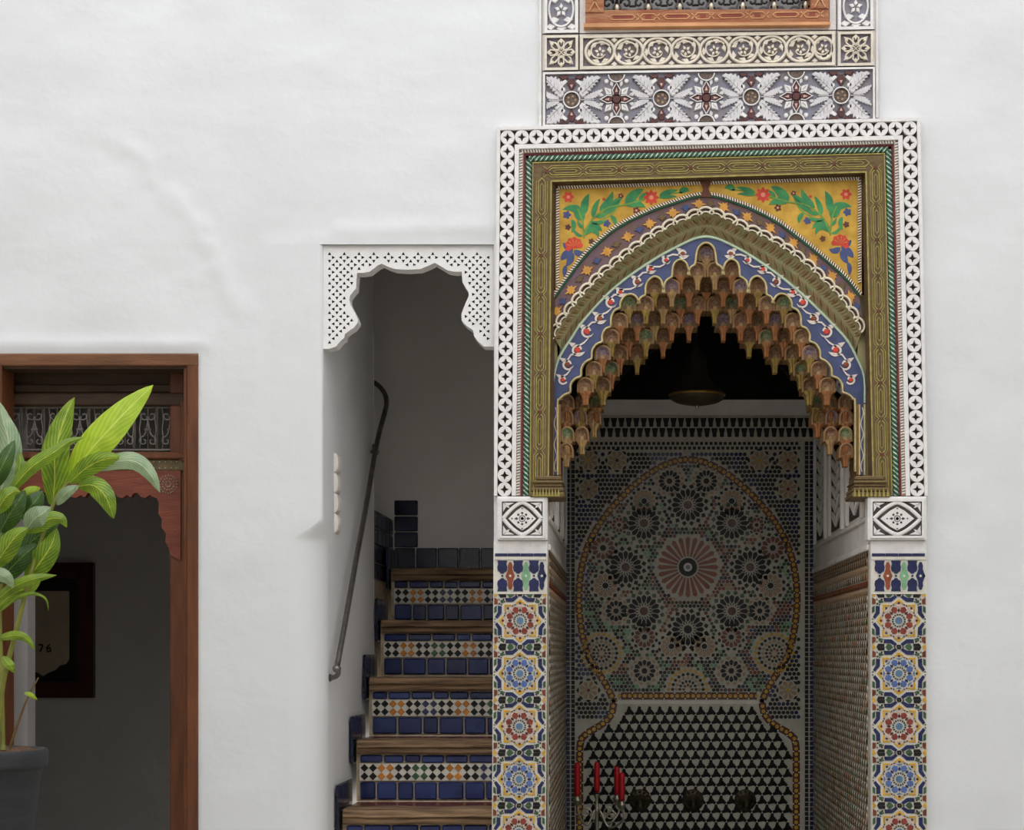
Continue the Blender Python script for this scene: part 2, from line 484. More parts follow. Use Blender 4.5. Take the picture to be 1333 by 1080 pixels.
# ------------------------------------------------------------------ the house wall facing the courtyard
PXT, PXB = -950, VY + EYE * 400          # top of the wall and the ground, in wall pixels (400 px = 1 m)
def hsh(i, j):
    r = math.sin(i * 127.1 + j * 311.7) * 43758.5453
    return r - math.floor(r)
def vnoise(x, y):
    i, j = math.floor(x), math.floor(y); fx, fy = x - i, y - j
    fx = fx * fx * (3 - 2 * fx); fy = fy * fy * (3 - 2 * fy)
    a, b, c, d = hsh(i, j), hsh(i + 1, j), hsh(i, j + 1), hsh(i + 1, j + 1)
    return a + (b - a) * fx + (c - a) * fy + (a - b - c + d) * fx * fy
HOLES = [(-14, 258, 460, PXB), (352, 643, 318, PXB), (690, 1160, 205, PXB), (775, 1066, -230, 20)]
CREASE = [(150, 182), (180, 205), (225, 258), (262, 300), (310, 400)]
def relief(px, py):
    """hand-laid plaster: soft waves in metres"""
    d = (vnoise(px / 150, py / 120) - 0.5) * 0.012 + (vnoise(px / 52 + 9, py / 40 + 3) - 0.5) * 0.0042 + (vnoise(px / 22 + 4, py / 9 + 1) - 0.5) * 0.0009
    if px < 420 and 120 < py < 460:
        q = segdist((px, py), CREASE, False)
        d -= 0.0045 * math.exp(-(q / 14) ** 2) * (0.5 + vnoise(px / 14, py / 16))
    if px < 300 and 420 < py < 460:            # plaster turned out over the door head
        d -= 0.012 * math.exp(-((py - 452) / 9) ** 2) * (1 if px < 262 else math.exp(-((px - 262) / 10) ** 2))
    if 430 < px < 650 and 270 < py < 318:      # dragged edge above the stair screen
        d -= 0.0035 * math.exp(-((py - (300 - (px - 430) * 0.02)) / 10) ** 2)
    e = min(max(hx0 - px, px - hx1, hy0 - py, py - hy1) for hx0, hx1, hy0, hy1 in HOLES)
    return d * max(0.0, min(1.0, (e - 1) / 18.0))
xs = sorted(set([-800, -560, -320, -160, -60] + list(range(-20, 1345, 6)) + [1360, 1480, 1640, 1850, 2060] + [h for H_ in HOLES for h in H_[:2]]))
ys = sorted(set([PXT, -700, -500, -360, -240, -150, -70] + list(range(-20, 1090, 6)) + [1120, 1180, 1260, PXB] + [h for H_ in HOLES for h in H_[2:]]))
mb = MB(); idx = {}
def wid(i, j):
    if (i, j) not in idx:
        q = P(xs[i], ys[j], 0.0); q.y = relief(xs[i], ys[j])
        idx[(i, j)] = len(mb.v); mb.v.append(tuple(q))
    return idx[(i, j)]
for i in range(len(xs) - 1):
    for j in range(len(ys) - 1):
        cx, cy = (xs[i] + xs[i + 1]) / 2, (ys[j] + ys[j + 1]) / 2
        if any(a < cx < b and c < cy < d for a, b, c, d in HOLES): continue
        mb.f.append((wid(i, j), wid(i, j + 1), wid(i + 1, j + 1), wid(i + 1, j))); mb.m.append(0)
struct('wall_front', mb, ['plaster'], 'white hand-plastered courtyard wall with door, stair opening and fountain niche', 'wall', True)
# reveals of the openings and the back of the wall
def X(px): return (px - VX) / 400.0
def Z(py): return EYE + (VY - py) / 400.0
mb = MB()
mb.box(X(258), X(352), 0.03, 0.32, 0, 3.2); mb.box(X(-800), X(-14), 0.03, 0.32, 0, 3.2)
mb.box(X(-14), X(258), 0.03, 0.3, Z(460), 3.2)
mb.box(X(352), X(640), 0.03, 0.3, Z(318), 3.2)
mb.box(X(1166), X(2060), 0.03, 0.2, 0, 3.2)
struct('trim_1', mb, ['plaster_shade'], 'white plaster thickness of the wall around the openings', 'wall core')

# courtyard around the camera
X0, X1, YB, ZT = X(-800), X(2060), -7.6, Z(PXT)
mb = MB(); mb.box(X0, X1, YB, 0.0, -0.2, 0.0)
struct('floor', mb, ['floor_tile'], 'pale courtyard floor in front of the wall', 'floor')
mb = MB(); mb.box(X0 - 0.3, X0, YB, 0.3, 0, ZT)
struct('wall_courtyard_left', mb, ['courtyard_wall'], 'white wall closing the courtyard on the left', 'wall')
mb = MB(); mb.box(X1, X1 + 0.3, YB, 0.3, 0, ZT)
struct('wall_courtyard_right', mb, ['courtyard_wall'], 'white wall closing the courtyard on the right', 'wall')
mb = MB(); mb.box(X0 - 0.3, X1 + 0.3, YB - 0.3, YB, 0, ZT)
struct('wall_courtyard_back', mb, ['courtyard_wall'], 'white wall closing the courtyard behind the viewer', 'wall')

# ------------------------------------------------------------------ stairwell shell
XL, XR = X(420), X(643)
def rad(py):
    tab = [(0, .012), (676, .012), (681, .025), (689, .055), (697, .088), (703, .105), (715, .11), (745, .115), (2000, .115)]
    for (a, ra), (b, rb) in zip(tab, tab[1:]):
        if py <= b: return ra + (rb - ra) * (py - a) / (b - a)
mb = MB(); rows = []
yy = [318, 360, 420, 480, 540, 600, 640] + list(range(660, 770, 3)) + [800, 850, 900, 960, 1020, 1090, 1200, PXB]
for py in yy:
    r = rad(py); z = Z(py); row = [(X(352), 0.0, z)]
    for k in range(13):
        a = PI / 2 * k / 12
        row.append((XL - r + r * math.sin(a), r - r * math.cos(a), z))
    for k in range(1, 12):
        yk = 0.13 + (1.09 - 0.13) * k / 11
        w = (vnoise(yk * 6, z * 5) - 0.5) * 0.012
        row.append((XL + w * min(1, k / 2), yk, z))
    rows.append(row)
mb.loft(rows)
mb.add([(XL, 0.05, Z(318) - 0.005), (XL, 1.09, Z(318) - 0.005), (XL, 1.09, 3.1), (XL, 0.05, 3.1)], [(0, 1, 2, 3)])
mb.add([(XL, 1.09, 0), (XL, 1.09, 3.1), (-1.44, 1.09, 3.1), (-1.44, 1.09, 0)], [(0, 1, 2, 3)])
struct('wall_stair_left', mb, ['plaster'], 'white plaster side wall of the stair with a hollowed rounded corner', 'wall', True)
mb = MB(); mb.box(-1.44, XR + 0.1, 1.66, 1.76, 0, 3.1)
struct('wall_stair_back', mb, ['plaster_shade'], 'shaded plaster wall at the back of the stair', 'wall')
mb = MB(); mb.box(XR, XR + 0.08, 0.05, 1.66, 0, 3.1)
struct('wall_stair_right', mb, ['plaster_shade'], 'plaster wall between the stair and the fountain niche', 'wall')
mb = MB(); mb.box(-1.44, XR + 0.1, 0.05, 1.76, 3.1, 3.2); mb.box(-1.45, -1.44, 1.0, 1.76, 0, 3.2)
struct('ceiling_stair', mb, ['plaster_shade'], 'plaster ceiling over the stair', 'ceiling')
# ------------------------------------------------------------------ staircase
st = thing('staircase', (XL + 0.25, 0.3, 0), 'steep stair with wooden step edges and blue tiled risers, climbing behind the white pierced screen', 'staircase')
STEP_Y = [0.235 + 0.29 * i for i in range(5)]
STEP_Z = [0.66 + 0.22 * i for i in range(5)]
SXL = XL + 0.022
tile_meshes = {}
def tile_mesh(w, h, matname):
    key = (round(w, 3), round(h, 3), matname)
    if key not in tile_meshes:
        t = MB(); t.bbox(-w / 2, w / 2, -0.004, 0.006, -h / 2, h / 2, 0, 0.004)
        tile_meshes[key] = t.mesh('tile', [matname])
    return tile_meshes[key]
dm = {}
for c_ in ('z_black', 'z_ochre', 'z_navy', 'z_green'):
    t = MB(); t.prism([(0.0145, 0), (0, 0.0145), (-0.0145, 0), (0, -0.0145)], 0.004, -0.002, 0, 0.12); dm[c_] = t.mesh('tile', [c_])
seqs = [['z_black', 'z_black', 'z_ochre', 'z_ochre', 'z_black', 'z_black', 'z_navy', 'z_navy', 'z_black', 'z_black', 'z_ochre', 'z_ochre', 'z_black', 'z_black', 'z_green', 'z_green', 'z_black', 'z_black'],
        ['z_black', 'z_black', 'z_ochre', 'z_ochre', 'z_black', 'z_black', 'z_green', 'z_green', 'z_black', 'z_black', 'z_ochre', 'z_ochre', 'z_black', 'z_black', 'z_navy', 'z_navy', 'z_black', 'z_black']]
rs = random.Random(3)
def riser(parent, yf, zb, cols):
    """tiles on the riser that stands on the tread at height zb, front plane yf"""
    x0, x1 = SXL + 0.012, XR - 0.004
    z_low, z_mos, z_up = zb + 0.036 + 0.002, zb + 0.105, zb + 0.152
    for zc, hh, seed in ((z_low, 0.061, 1), (z_up, 0.026, 2)):
        x = x0
        while x < x1 - 0.03:
            w = rs.choice([0.06, 0.075, 0.085, 0.095])
            if x + w > x1: w = round((x1 - x) / 0.005) * 0.005
            put('tile', tile_mesh(w - 0.0065, hh, 'z_blue'), parent,
                Matrix.Translation((x + w / 2, yf - 0.004 + rs.uniform(-0.0015, 0.0015), zc + rs.uniform(-0.001, 0.001))) @ Matrix.Rotation(rs.uniform(-0.03, 0.03), 4, 'Z'))
            x += w
    s_ = MB(); s_.box(x0, x1, yf - 0.006, yf + 0.002, z_mos - 0.0305, z_mos + 0.0305)
    part('mosaic_strip', s_, ['zellige_white'], parent)
    n = int((x1 - x0) / 0.0305)
    for k in range(n):
        for dz in (-0.015, 0.015):
            put('tile', dm[cols[k % len(cols)]], parent, Matrix.Translation((x0 + 0.018 + k * 0.0305, yf - 0.0075, z_mos + dz)))
for i, (sy, sz) in enumerate(zip(STEP_Y, STEP_Z)):
    y1 = STEP_Y[i + 1] if i < 4 else 1.66
    b_ = MB(); b_.box(SXL, XR - 0.003, sy + 0.012, y1 + 0.012 if i < 4 else 1.645, sz - 0.22, sz - 0.012)
    stp = part('step', b_, ['grout_step'], st)
    n_ = MB()
    xs_ = [SXL + 0.006 + (XR - SXL - 0.008) * k / 14 for k in range(15)]
    prof = [(0.02, -0.052), (-0.012, -0.05), (-0.018, -0.044), (-0.02, -0.034), (-0.012, -0.032), (-0.012, -0.027), (-0.021, -0.025), (-0.02, -0.012), (-0.015, -0.003), (-0.006, 0.0), (0.12, 0.0)]
    rows = []
    for q, (dy, dz) in enumerate(prof):
        rows.append([(x, sy + dy + 0.004 * (vnoise(x * 22, i * 9 + q * 0.8) - 0.5), sz + dz + 0.005 * (vnoise(x * 14, i * 5 + q * 0.35) - 0.5)) for x in xs_])
    n_.loft(rows)
    for e in (0, -1):
        o_ = len(n_.v); n_.v.extend([r_[e] for r_ in rows]); n_.f.append(tuple(range(o_, o_ + len(rows)))); n_.m.append(0)
    part('nosing', n_, ['wood_step'], stp)
    t_ = MB(); t_.box(SXL + 0.006, XR - 0.002, sy + 0.12, (y1 + 0.01 if i < 4 else 1.645), sz - 0.012, sz - 0.001)
    part('tread', t_, ['z_brown'], stp)
    riser(stp, sy + 0.008, sz - 0.22, seqs[i % 2])
    # stepped tile skirting on the side wall
    for k in range(3):
        w = (y1 - sy) / 3
        m_ = Matrix.Translation((XL + 0.012, sy - 0.035 + w * (k + 0.5), sz)) @ Matrix.Rotation(PI / 2, 4, 'Z')
        put('skirting_tile', tile_mesh(round(w - 0.004, 3), 0.17, 'z_navy_dark'), stp, m_)
# base block under the first step in view
b_ = MB(); b_.box(SXL, XR - 0.003, 0.06, 0.3, 0, 0.44)
part('base_block', b_, ['grout_step'], st)
# landing that turns left, with a tiled riser and skirting on the far wall
b_ = MB(); b_.box(-1.43, XL - 0.01, 1.1, 1.65, 0.0, 1.76)
ld = part('landing', b_, ['grout_step'], st)
for k in range(5):
    for q in range(-1, 3):
        put('tile', tile_mesh(0.105, 0.066, 'z_navy_dark'), ld, Matrix.Translation((XL - 0.008, 1.155 + 0.11 * k, 1.585 + 0.07 * q)) @ Matrix.Rotation(PI / 2, 4, 'Z'))
for k in range(6):
    put('tile', tile_mesh(0.088 if k < 5 else 0.052, 0.09, 'z_navy_dark'), ld, Matrix.Translation((0 if k < 5 else -0.018, 0, 0)) @ Matrix.Translation((XL + 0.045 + 0.092 * k, 1.652, 1.594)))
for q in range(3):
    put('tile', tile_mesh(0.1, 0.064, 'z_navy_dark'), ld, Matrix.Translation((XL + 0.05, 1.652, 1.674 + 0.068 * q)))

# ------------------------------------------------------------------ pierced white screen over the stair opening
LOW = [(419, 454), (428, 454), (437, 451), (444, 443), (448, 440), (449, 434.5), (455, 430), (461, 426), (465.5, 420), (466, 417), (463, 409), (459, 402), (456, 396), (454.5, 390), (455.5, 385), (460, 379), (463.5, 375),
       (464, 364), (465, 355), (473, 355), (481, 353.5), (487, 349), (492, 345), (497, 343), (505, 347), (514, 350), (530, 351), (547, 350), (557, 346), (566, 342), (573, 346), (583, 352), (592, 353.5), (601, 353.5),
       (601.5, 360), (602, 367), (606, 374), (610, 380), (610, 386), (607, 392), (603, 402), (600.5, 409), (601, 417), (606, 423), (612, 427), (616, 430), (617, 437), (622, 444), (630, 451), (640, 451), (646, 451)]
outer = [(646, 318.6), (420, 318.6)] + LOW
scr = thing('pierced_screen', (XL + 0.28, 0.03, Z(455)), 'white pierced plaster screen with a lobed lower edge over the stair opening', 'screen')
holes = []
import itertools
for r in range(0, 16):
    for c in range(0, 26):
        cx = 429 + 9.6 * c; cy = 335 + 9.6 * r
        if (r + c) % 2: continue
        for k in range(4):
            a = k * PI / 2
            d = (math.cos(a), math.sin(a)); n_ = (-d[1], d[0])
            h_ = [(cx + d[0] * 3.1 + n_[0] * 2.2, cy + d[1] * 3.1 + n_[1] * 2.2), (cx + d[0] * 3.1 - n_[0] * 2.2, cy + d[1] * 3.1 - n_[1] * 2.2), (cx + d[0] * 7.3, cy + d[1] * 7.3)]
            if all(inside(p, outer) for p in h_) and min(segdist(p, outer) for p in h_) > 3.6: holes.append(h_)
mb = MB(); mb.plate(outer, holes, 0.012, 0.014)
part('pierced_face', mb, ['screen_white'], scr)
inn = [p for p in outer]
mb = MB(); mb.pp(inn, 0.026, 0.062, back=True)
part('body', mb, ['screen_white'], scr)
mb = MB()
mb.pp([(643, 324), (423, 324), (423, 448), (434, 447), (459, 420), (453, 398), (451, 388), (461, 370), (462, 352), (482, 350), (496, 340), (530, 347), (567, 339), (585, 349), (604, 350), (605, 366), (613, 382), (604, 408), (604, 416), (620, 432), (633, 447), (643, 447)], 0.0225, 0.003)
part('painted_shade_sheet', mb, ['hole_shade_dark'], scr)  # dark-coloured sheet standing in for the shade inside the pierced holes

# ------------------------------------------------------------------ handrail
rail = thing('handrail', P(437, 870, 0.1), 'dark iron handrail sloping up the white stair wall', 'handrail')
path = [P(438, 872, 0.10), P(450, 806, 0.27), P(463, 732, 0.47), P(476, 662, 0.70), P(487, 596, 0.93), P(494, 562, 1.02), P(500, 540, 1.06), P(503, 527, 1.09), P(502.5, 517, 1.12), P(499, 509, 1.15), P(493, 502, 1.18), P(484, 496, 1.21), P(470, 488, 1.26)]
path = spline([tuple(p) for p in path], 5)
mb = MB(); mb.tube(path, 0.0098, 10)
part('rail', mb, ['rail_iron'], rail, True)
mb = MB(); mb.tube(spline([tuple(P(439, 868, 0.10)), tuple(P(440.5, 875, 0.10)), tuple(P(437.5, 880, 0.105)), tuple(P(430, 882.5, 0.12))], 6), 0.0085, 10)
part('elbow', mb, ['rail_iron'], rail, True)
mb = MB(); c = P(438.5, 870, 0.1)
mb.lathe([(0.001, 0.012), (0.009, 0.010), (0.0145, 0.003), (0.0145, -0.004), (0.009, -0.011), (0.001, -0.013)], c, 14)
part('knuckle', mb, ['rail_iron'], rail, True)
mb = MB(); c = P(430.5, 882, 0.12); mb.tube([c + Vector((-0.014, 0.003, 0)), c + Vector((0.0, 0.0, 0))], 0.013, 12)
part('wall_flange', mb, ['rail_iron'], rail, True)
mb = MB()
w_ = P(482, 588, 1.0); mb.tube([Vector((XL, 1.0, w_.z)), Vector((XL + 0.03, 1.0, w_.z)), P(489, 592, 0.95)], 0.006, 8)
mb.tube([P(486.5, 578, 1.0), P(486.5, 600, 1.0)], 0.006, 8)
part('bracket', mb, ['rail_iron'], rail, True)

# ------------------------------------------------------------------ stacked switch covers on the stair wall
sw = thing('switch_panel', (XL, 0.25, 1.595), 'narrow stack of four curved white switch covers on the stair wall above the handrail end', 'switch')
for k in range(4):
    mb = MB(); rows = []
    for j in range(9):
        q = j / 8; z = 1.597 + 0.0685 * k + 0.0655 * q
        b_ = 0.005 + 0.012 * math.sin(PI * q) ** 0.6
        rows.append([(XL - 0.004, 0.205, z), (XL + b_ * 0.8, 0.21, z), (XL + b_, 0.225, z), (XL + b_, 0.265, z), (XL + b_ * 0.8, 0.28, z), (XL - 0.004, 0.285, z)])
    mb.loft(rows)
    for e in (0, -1): mb.add(rows[e], [tuple(range(6))])
    part('switch_cover', mb, ['switch_white'], sw, False)

# ------------------------------------------------------------------ door and the room behind it
dr = bpy.data.objects.new('door_1', None); link(dr, None, Matrix.Translation((X(120), 0.05, 0)))
tag(dr, 'brown wooden doorway with an iron grille over a scalloped head board', 'doorway', None, 'structure')
def frame_box(name, x0, x1, y0, y1, Ya, Yb, m_, parent=dr, b=0.004):
    q0, q1 = P(x0, y1, Ya), P(x1, y0, Ya)
    t_ = MB(); t_.bbox(q0.x, q1.x, Ya, Yb, max(0.0, q0.z), q1.z, 0, b)
    return part(name, t_, [m_], parent)
frame_box('jamb', 242.5, 257, 461, 1330, -0.012, 0.1, 'wood_door')
frame_box('jamb_bead', 239, 243.5, 478, 1330, -0.002, 0.08, 'wood_door', b=0.002)
frame_box('jamb', -14, 2, 461, 1330, -0.012, 0.1, 'wood_door')
frame_box('lintel', -14, 257, 460, 476, -0.014, 0.1, 'wood_lintel')
frame_box('lintel_bead', -2, 243, 475, 480, -0.002, 0.08, 'wood_dark', b=0.002)
YD = 0.11
frame_box('head_panel', 0, 243, 470, 506, YD + 0.03, YD + 0.06, 'wood_dark')
frame_box('moulding', 0, 242, 500, 511, YD + 0.01, YD + 0.05, 'wood_dark')
frame_box('moulding', 0, 242, 511, 527, YD - 0.005, YD + 0.05, 'wood_dark')
frame_box('transom_rail', 0, 242, 588, 597, YD - 0.015, YD + 0.05, 'wood_door')
frame_box('carved_band', 0, 242, 597, 613, YD - 0.004, YD + 0.05, 'p_olive_dark')
frame_box('inner_jamb', 221, 243, 478, 1330, YD + 0.004, YD + 0.07, 'wood_door')
frame_box('inner_jamb', 234, 243, 520, 600, YD - 0.012, YD + 0.02, 'wood_door')
frame_box('inner_jamb', -12, 8, 478, 1330, YD + 0.004, YD + 0.07, 'wood_door')
# studs along the carved band
mb = MB()
for k in range(30):
    for q in (601, 609):
        c = P(10 + 7.6 * k, q, YD - 0.006)
        mb.lathe([(0.0028, 0.002), (0.0022, -0.001), (0.0005, -0.002)], c, 6, axis='y')
part('band_studs', mb, ['stud'], dr, kind='stuff')
# scalloped head board
pts = [(0, 612), (235, 612), (235, 730), (222, 722), (219, 712), (215, 705), (216, 694), (210, 686), (211, 676), (206, 668), (207, 655), (204, 648)]
pts += [(203 - k * 1.0, 647) for k in range(0)]
x = 200
edge = []
while x > 8:
    edge += [(x, 647), (x - 5, 644), (x - 11, 648), (x - 16, 647), (x - 22, 641), (x - 26, 642)]
    x -= 30
pts += edge + [(0, 646)]
mb = MB(); mb.pp(pts, YD - 0.002, 0.03, back=True)
part('head_board', mb, ['wood_red'], dr)
for cx, cy in ((219, 630), (119, 622)):
    mb = MB()
    for rr, n in ((3.5, 8), (7.5, 14), (11.5, 20)):
        if cx == 119 and rr > 5: continue
        for k in range(n):
            c = P(cx + rr * math.cos(2 * PI * k / n), cy + rr * math.sin(2 * PI * k / n), YD - 0.003)
            mb.lathe([(0.0034, 0.003), (0.0028, -0.001), (0.0006, -0.003)], c, 6, axis='y')
    part('stud_rosette', mb, ['stud'], dr, kind='stuff')
# iron grille
def scroll_pts(cx, cy, r, a0, turns, sgn=1, n=20):
    return [(cx + r * (1 - 0.75 * k / n) * math.cos(a0 + sgn * turns * 2 * PI * k / n), cy + r * (1 - 0.75 * k / n) * math.sin(a0 + sgn * turns * 2 * PI * k / n)) for k in range(n + 1)]
YG = YD + 0.03
def tpx(mb, pts, r, Y): mb.tube([P(x, y, Y) for x, y in pts], r, 6)
for k in range(8):
    mb = MB(); cx = 222 - 29.5 * k
    tpx(mb, [(cx + 12.5, 528), (cx + 12.5, 588)], 0.0036, YG)
    for sgn in (-1, 1):
        x = cx + sgn * 4.5
        pth = scroll_pts(cx + sgn * 5, 541, 6.5, PI if sgn > 0 else 0, 0.9, -sgn)[::-1] + [(cx + sgn * 1.6, 556), (cx + sgn * 3, 563)] + scroll_pts(cx + sgn * 5.5, 574, 6.5, -PI / 2, 0.95, sgn)
        tpx(mb, pth, 0.0028, YG)
        tpx(mb, [(cx + sgn * 11, 531), (cx + sgn * 9, 545), (cx + sgn * 11, 558), (cx + sgn * 9, 572), (cx + sgn * 11, 585)], 0.0022, YG)
    tpx(mb, [(cx, 529), (cx, 588)], 0.0022, YG)
    tpx(mb, [(cx - 4, 559), (cx + 4, 559)], 0.005, YG)
    part('grille_panel', mb, ['iron_paint'], dr, True)
mb = MB()
tpx(mb, [(0, 530), (240, 530)], 0.004, YG); tpx(mb, [(0, 585.5), (240, 585.5)], 0.004, YG)
part('grille_bar', mb, ['iron_paint'], dr)

ROOMB = 1.85
mb = MB(); mb.box(-3.6, -1.45, ROOMB, ROOMB + 0.1, 0, 2.9)
struct('wall_room_back', mb, ['room_wall'], 'grey shaded wall of the room behind the doorway', 'wall')
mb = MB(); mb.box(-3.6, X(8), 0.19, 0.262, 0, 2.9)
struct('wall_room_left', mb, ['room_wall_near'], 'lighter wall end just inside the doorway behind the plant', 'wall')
mb = MB(); mb.box(-1.5, -1.45, 0.19, ROOMB, 0, 2.9); mb.box(-3.7, -3.6, 0.3, ROOMB, 0, 2.9)
struct('wall_room_right', mb, ['room_wall'], 'side wall of the room behind the doorway', 'wall')
mb = MB(); mb.box(-3.7, -1.45, 0.19, ROOMB + 0.1, 2.9, 3.0)
struct('ceiling_room', mb, ['room_wall'], 'ceiling of the room behind the doorway', 'ceiling')
mb = MB(); mb.box(-3.7, -1.45, 0.03, ROOMB + 0.1, -0.1, 0.0)
struct('floor_room', mb, ['floor_tile'], 'floor of the room behind the doorway', 'floor')

YP = ROOMB - 0.035
pic = thing('wall_picture', P(58, 908, ROOMB - 0.02), 'framed print in a wide dark red frame on the wall behind the doorway', 'picture')
def strip(name, q, Y, t, m_):
    t_ = MB(); t_.pp(q, Y, t, 0, 0, True); return part(name, t_, [m_], pic)
OX = [(-6, 732), (121, 732), (121, 908), (-6, 908)]; IX = [(14, 752), (100, 752), (100, 887), (14, 887)]
for k in range(4):
    strip('frame_side', [OX[k], OX[(k + 1) % 4], IX[(k + 1) % 4], IX[k]], YP, 0.033, 'frame_wood')
strip('mount', [(12, 750), (102, 750), (102, 889), (12, 889)], YP + 0.02, 0.01, 'picture_mat')
pap = [(24, 769), (90, 769), (90, 858), (86, 864), (78, 866), (72, 872), (62, 876), (56, 880), (50, 876), (40, 872), (36, 866), (28, 864), (24, 858)]
pp_ = strip('print', pap, YP + 0.017, 0.003, 'picture_paper')
mb = MB()
mb.rib([(50, 839), (55, 839), (55, 842), (52, 848)], 2.0, YP + 0.0155, 0.0015)
mb.rib([(65, 838), (61, 843), (62, 848), (66, 847), (65, 843), (62, 844)], 1.8, YP + 0.0155, 0.0015)
part('print_mark', mb, ['ink'], pp_)
# ------------------------------------------------------------------ fountain niche: shell and mosaics
NXL, NXR, NB, NF = X(712), X(1133), 1.56, 0.3       # side planes, back plane, ledge height
ZB = lambda py: P(0, py, NB).z
ZC = 2.95
M('zellige_aged', (186, 180, 164), 0.35, 0.12, 30, spec=0.45)
M('side_ground', (158, 146, 126), 0.4, 0.15, 30)
BK = ['zellige_aged', 'z_black', 'z_navy', 'z_brown', 'z_yellow', 'z_green', 'z_mint', 'zellige_white', 'z_tan', 'z_rust', 'z_steel', 'z_maroon']
mb = MB(); mb.box(NXL - 0.1, NXR + 0.1, NB, NB + 0.1, NF - 0.5, ZB(520))
wb = struct('wall_niche_back', mb, ['plaster_niche'], 'shaded back wall of the fountain niche covered in star mosaic', 'wall')
mb = MB(); mb.box(NXL - 0.1, NXR + 0.1, NB - 0.02, NB + 0.1, ZB(520), ZC)
part('upper_panel', mb, ['wood_black'], wb)
TB = NB - 0.008
mb = MB(); mb.box(NXL, NXR, TB, NB, NF, ZB(541))
part('mosaic_ground', mb, ['zellige_aged'], wb)
def bpx(x): return NXL + (x - 735) / 309.0
def tiles(): return MB()
YT = TB - 0.0025
def piece(mb, pts, m, bev=0.0): mb.pp(pts, YT, 0.003, m, bev)
def rosette(mb, cx, cy, n, R, c0, cb, cc, ca=None, a0=0.0, rc=0.2, r1=0.34, r2=0.78, wb_=0.42):
    da = 2 * PI / n
    piece(mb, ngon(cx, cy, R * rc, n if n <= 16 else 16, a0), c0)
    for k in range(n):
        a = a0 + da * k
        if ca is not None:
            piece(mb, [polar(cx, cy, R * (rc + 0.04), a + da / 2), polar(cx, cy, R * (r1 - 0.02), a + da * 0.72), polar(cx, cy, R * (r1 + 0.1), a + da / 2), polar(cx, cy, R * (r1 - 0.02), a + da * 0.28)], ca)
        piece(mb, [polar(cx, cy, R * r1, a), polar(cx, cy, R * (r1 + 0.14), a + da * wb_), polar(cx, cy, R * (r2 - 0.1), a + da * wb_), polar(cx, cy, R * r2, a),
                   polar(cx, cy, R * (r2 - 0.1), a - da * wb_), polar(cx, cy, R * (r1 + 0.14), a - da * wb_)], cb)
        if cc is not None:
            b = a + da / 2
            piece(mb, [polar(cx, cy, R * (r2 - 0.02), b), polar(cx, cy, R * 0.9, b + da * 0.36), polar(cx, cy, R * 1.03, b), polar(cx, cy, R * 0.9, b - da * 0.36)], cc)
AX = 895.5
archL = [(895.5, 598), (870, 603), (844, 617), (821, 635.5), (798, 659), (779, 684), (764, 714), (756, 746), (753.5, 778), (756, 813), (764, 849), (776, 871), (789, 891), (799, 912)]
arch_full = spline([(2 * AX - x, y) for x, y in archL[::-1]][:-1] + archL, 6)
arch_in = arch_full
tailL = spline([(799, 912), (797, 926), (791, 936), (780, 945), (766, 953), (756, 962)], 5) + [(754.5, 975), (754.5, 1200)]
mirr = lambda pts: [(2 * AX - x, y) for x, y in pts]
# the big horseshoe medallion field
disc = []                                                    # occupied discs
ros = part('star_rosette', tiles(), ['grout'], wb) if False else None
def ros_part(cx, cy, n, R, *a, **k):
    t = MB(); rosette(t, cx, cy, n, R, *a, **k); disc.append((cx, cy, R)); return part('star_rosette', t, BK, wb, kind='stuff')
t = MB()
for k in range(24):
    a = 2 * PI * k / 24
    piece(t, [polar(AX, 738, 14, a - 0.085), polar(AX, 738, 37, a - 0.085), polar(AX, 738, 40, a), polar(AX, 738, 37, a + 0.085), polar(AX, 738, 14, a + 0.085)], 9)
piece(t, ngon(AX, 738, 12, 24), 1); t.pp(ngon(AX, 738, 5.6, 16), YT - 0.001, 0.003, 7); t.pp(ngon(AX, 738, 3.2, 8), YT - 0.0015, 0.003, 10)
disc.append((AX, 738, 42))
part('star_rosette', t, BK, wb, kind='stuff', label='large rust-red sunburst rosette in the middle')
for k in range(8):
    a = k * PI / 4
    ros_part(AX + 81 * math.cos(a), 738 - 81 * math.sin(a), 16, 27, 11 if k != 6 else 1, 1, 5 if k % 2 else 1, 1, r1=0.36, r2=0.8)
outer_r = [(AX - 57, 652, 14, 19), (AX + 57, 652, 14, 19), (AX - 24, 626, 14, 19), (AX + 24, 626, 14, 19), (785, 713, 12, 20), (AX * 2 - 785, 713, 12, 20), (788, 762, 12, 20), (AX * 2 - 788, 762, 12, 20),
           (802, 795, 12, 18), (AX * 2 - 802, 795, 12, 18), (839, 829, 12, 18), (AX * 2 - 839, 829, 12, 18), (874, 841, 12, 18), (AX * 2 - 874, 841, 12, 18), (839, 873, 12, 19), (AX * 2 - 839, 873, 12, 19), (806, 683, 10, 13), (AX * 2 - 806, 683, 10, 13)]
for q, (cx, cy, n, R) in enumerate(outer_r):
    ros_part(cx, cy, n, R, 1, [8, 1, 3][(q // 2) % 3], [1, 8, 1][(q // 2) % 3], [1, 8, 8][(q // 2) % 3])
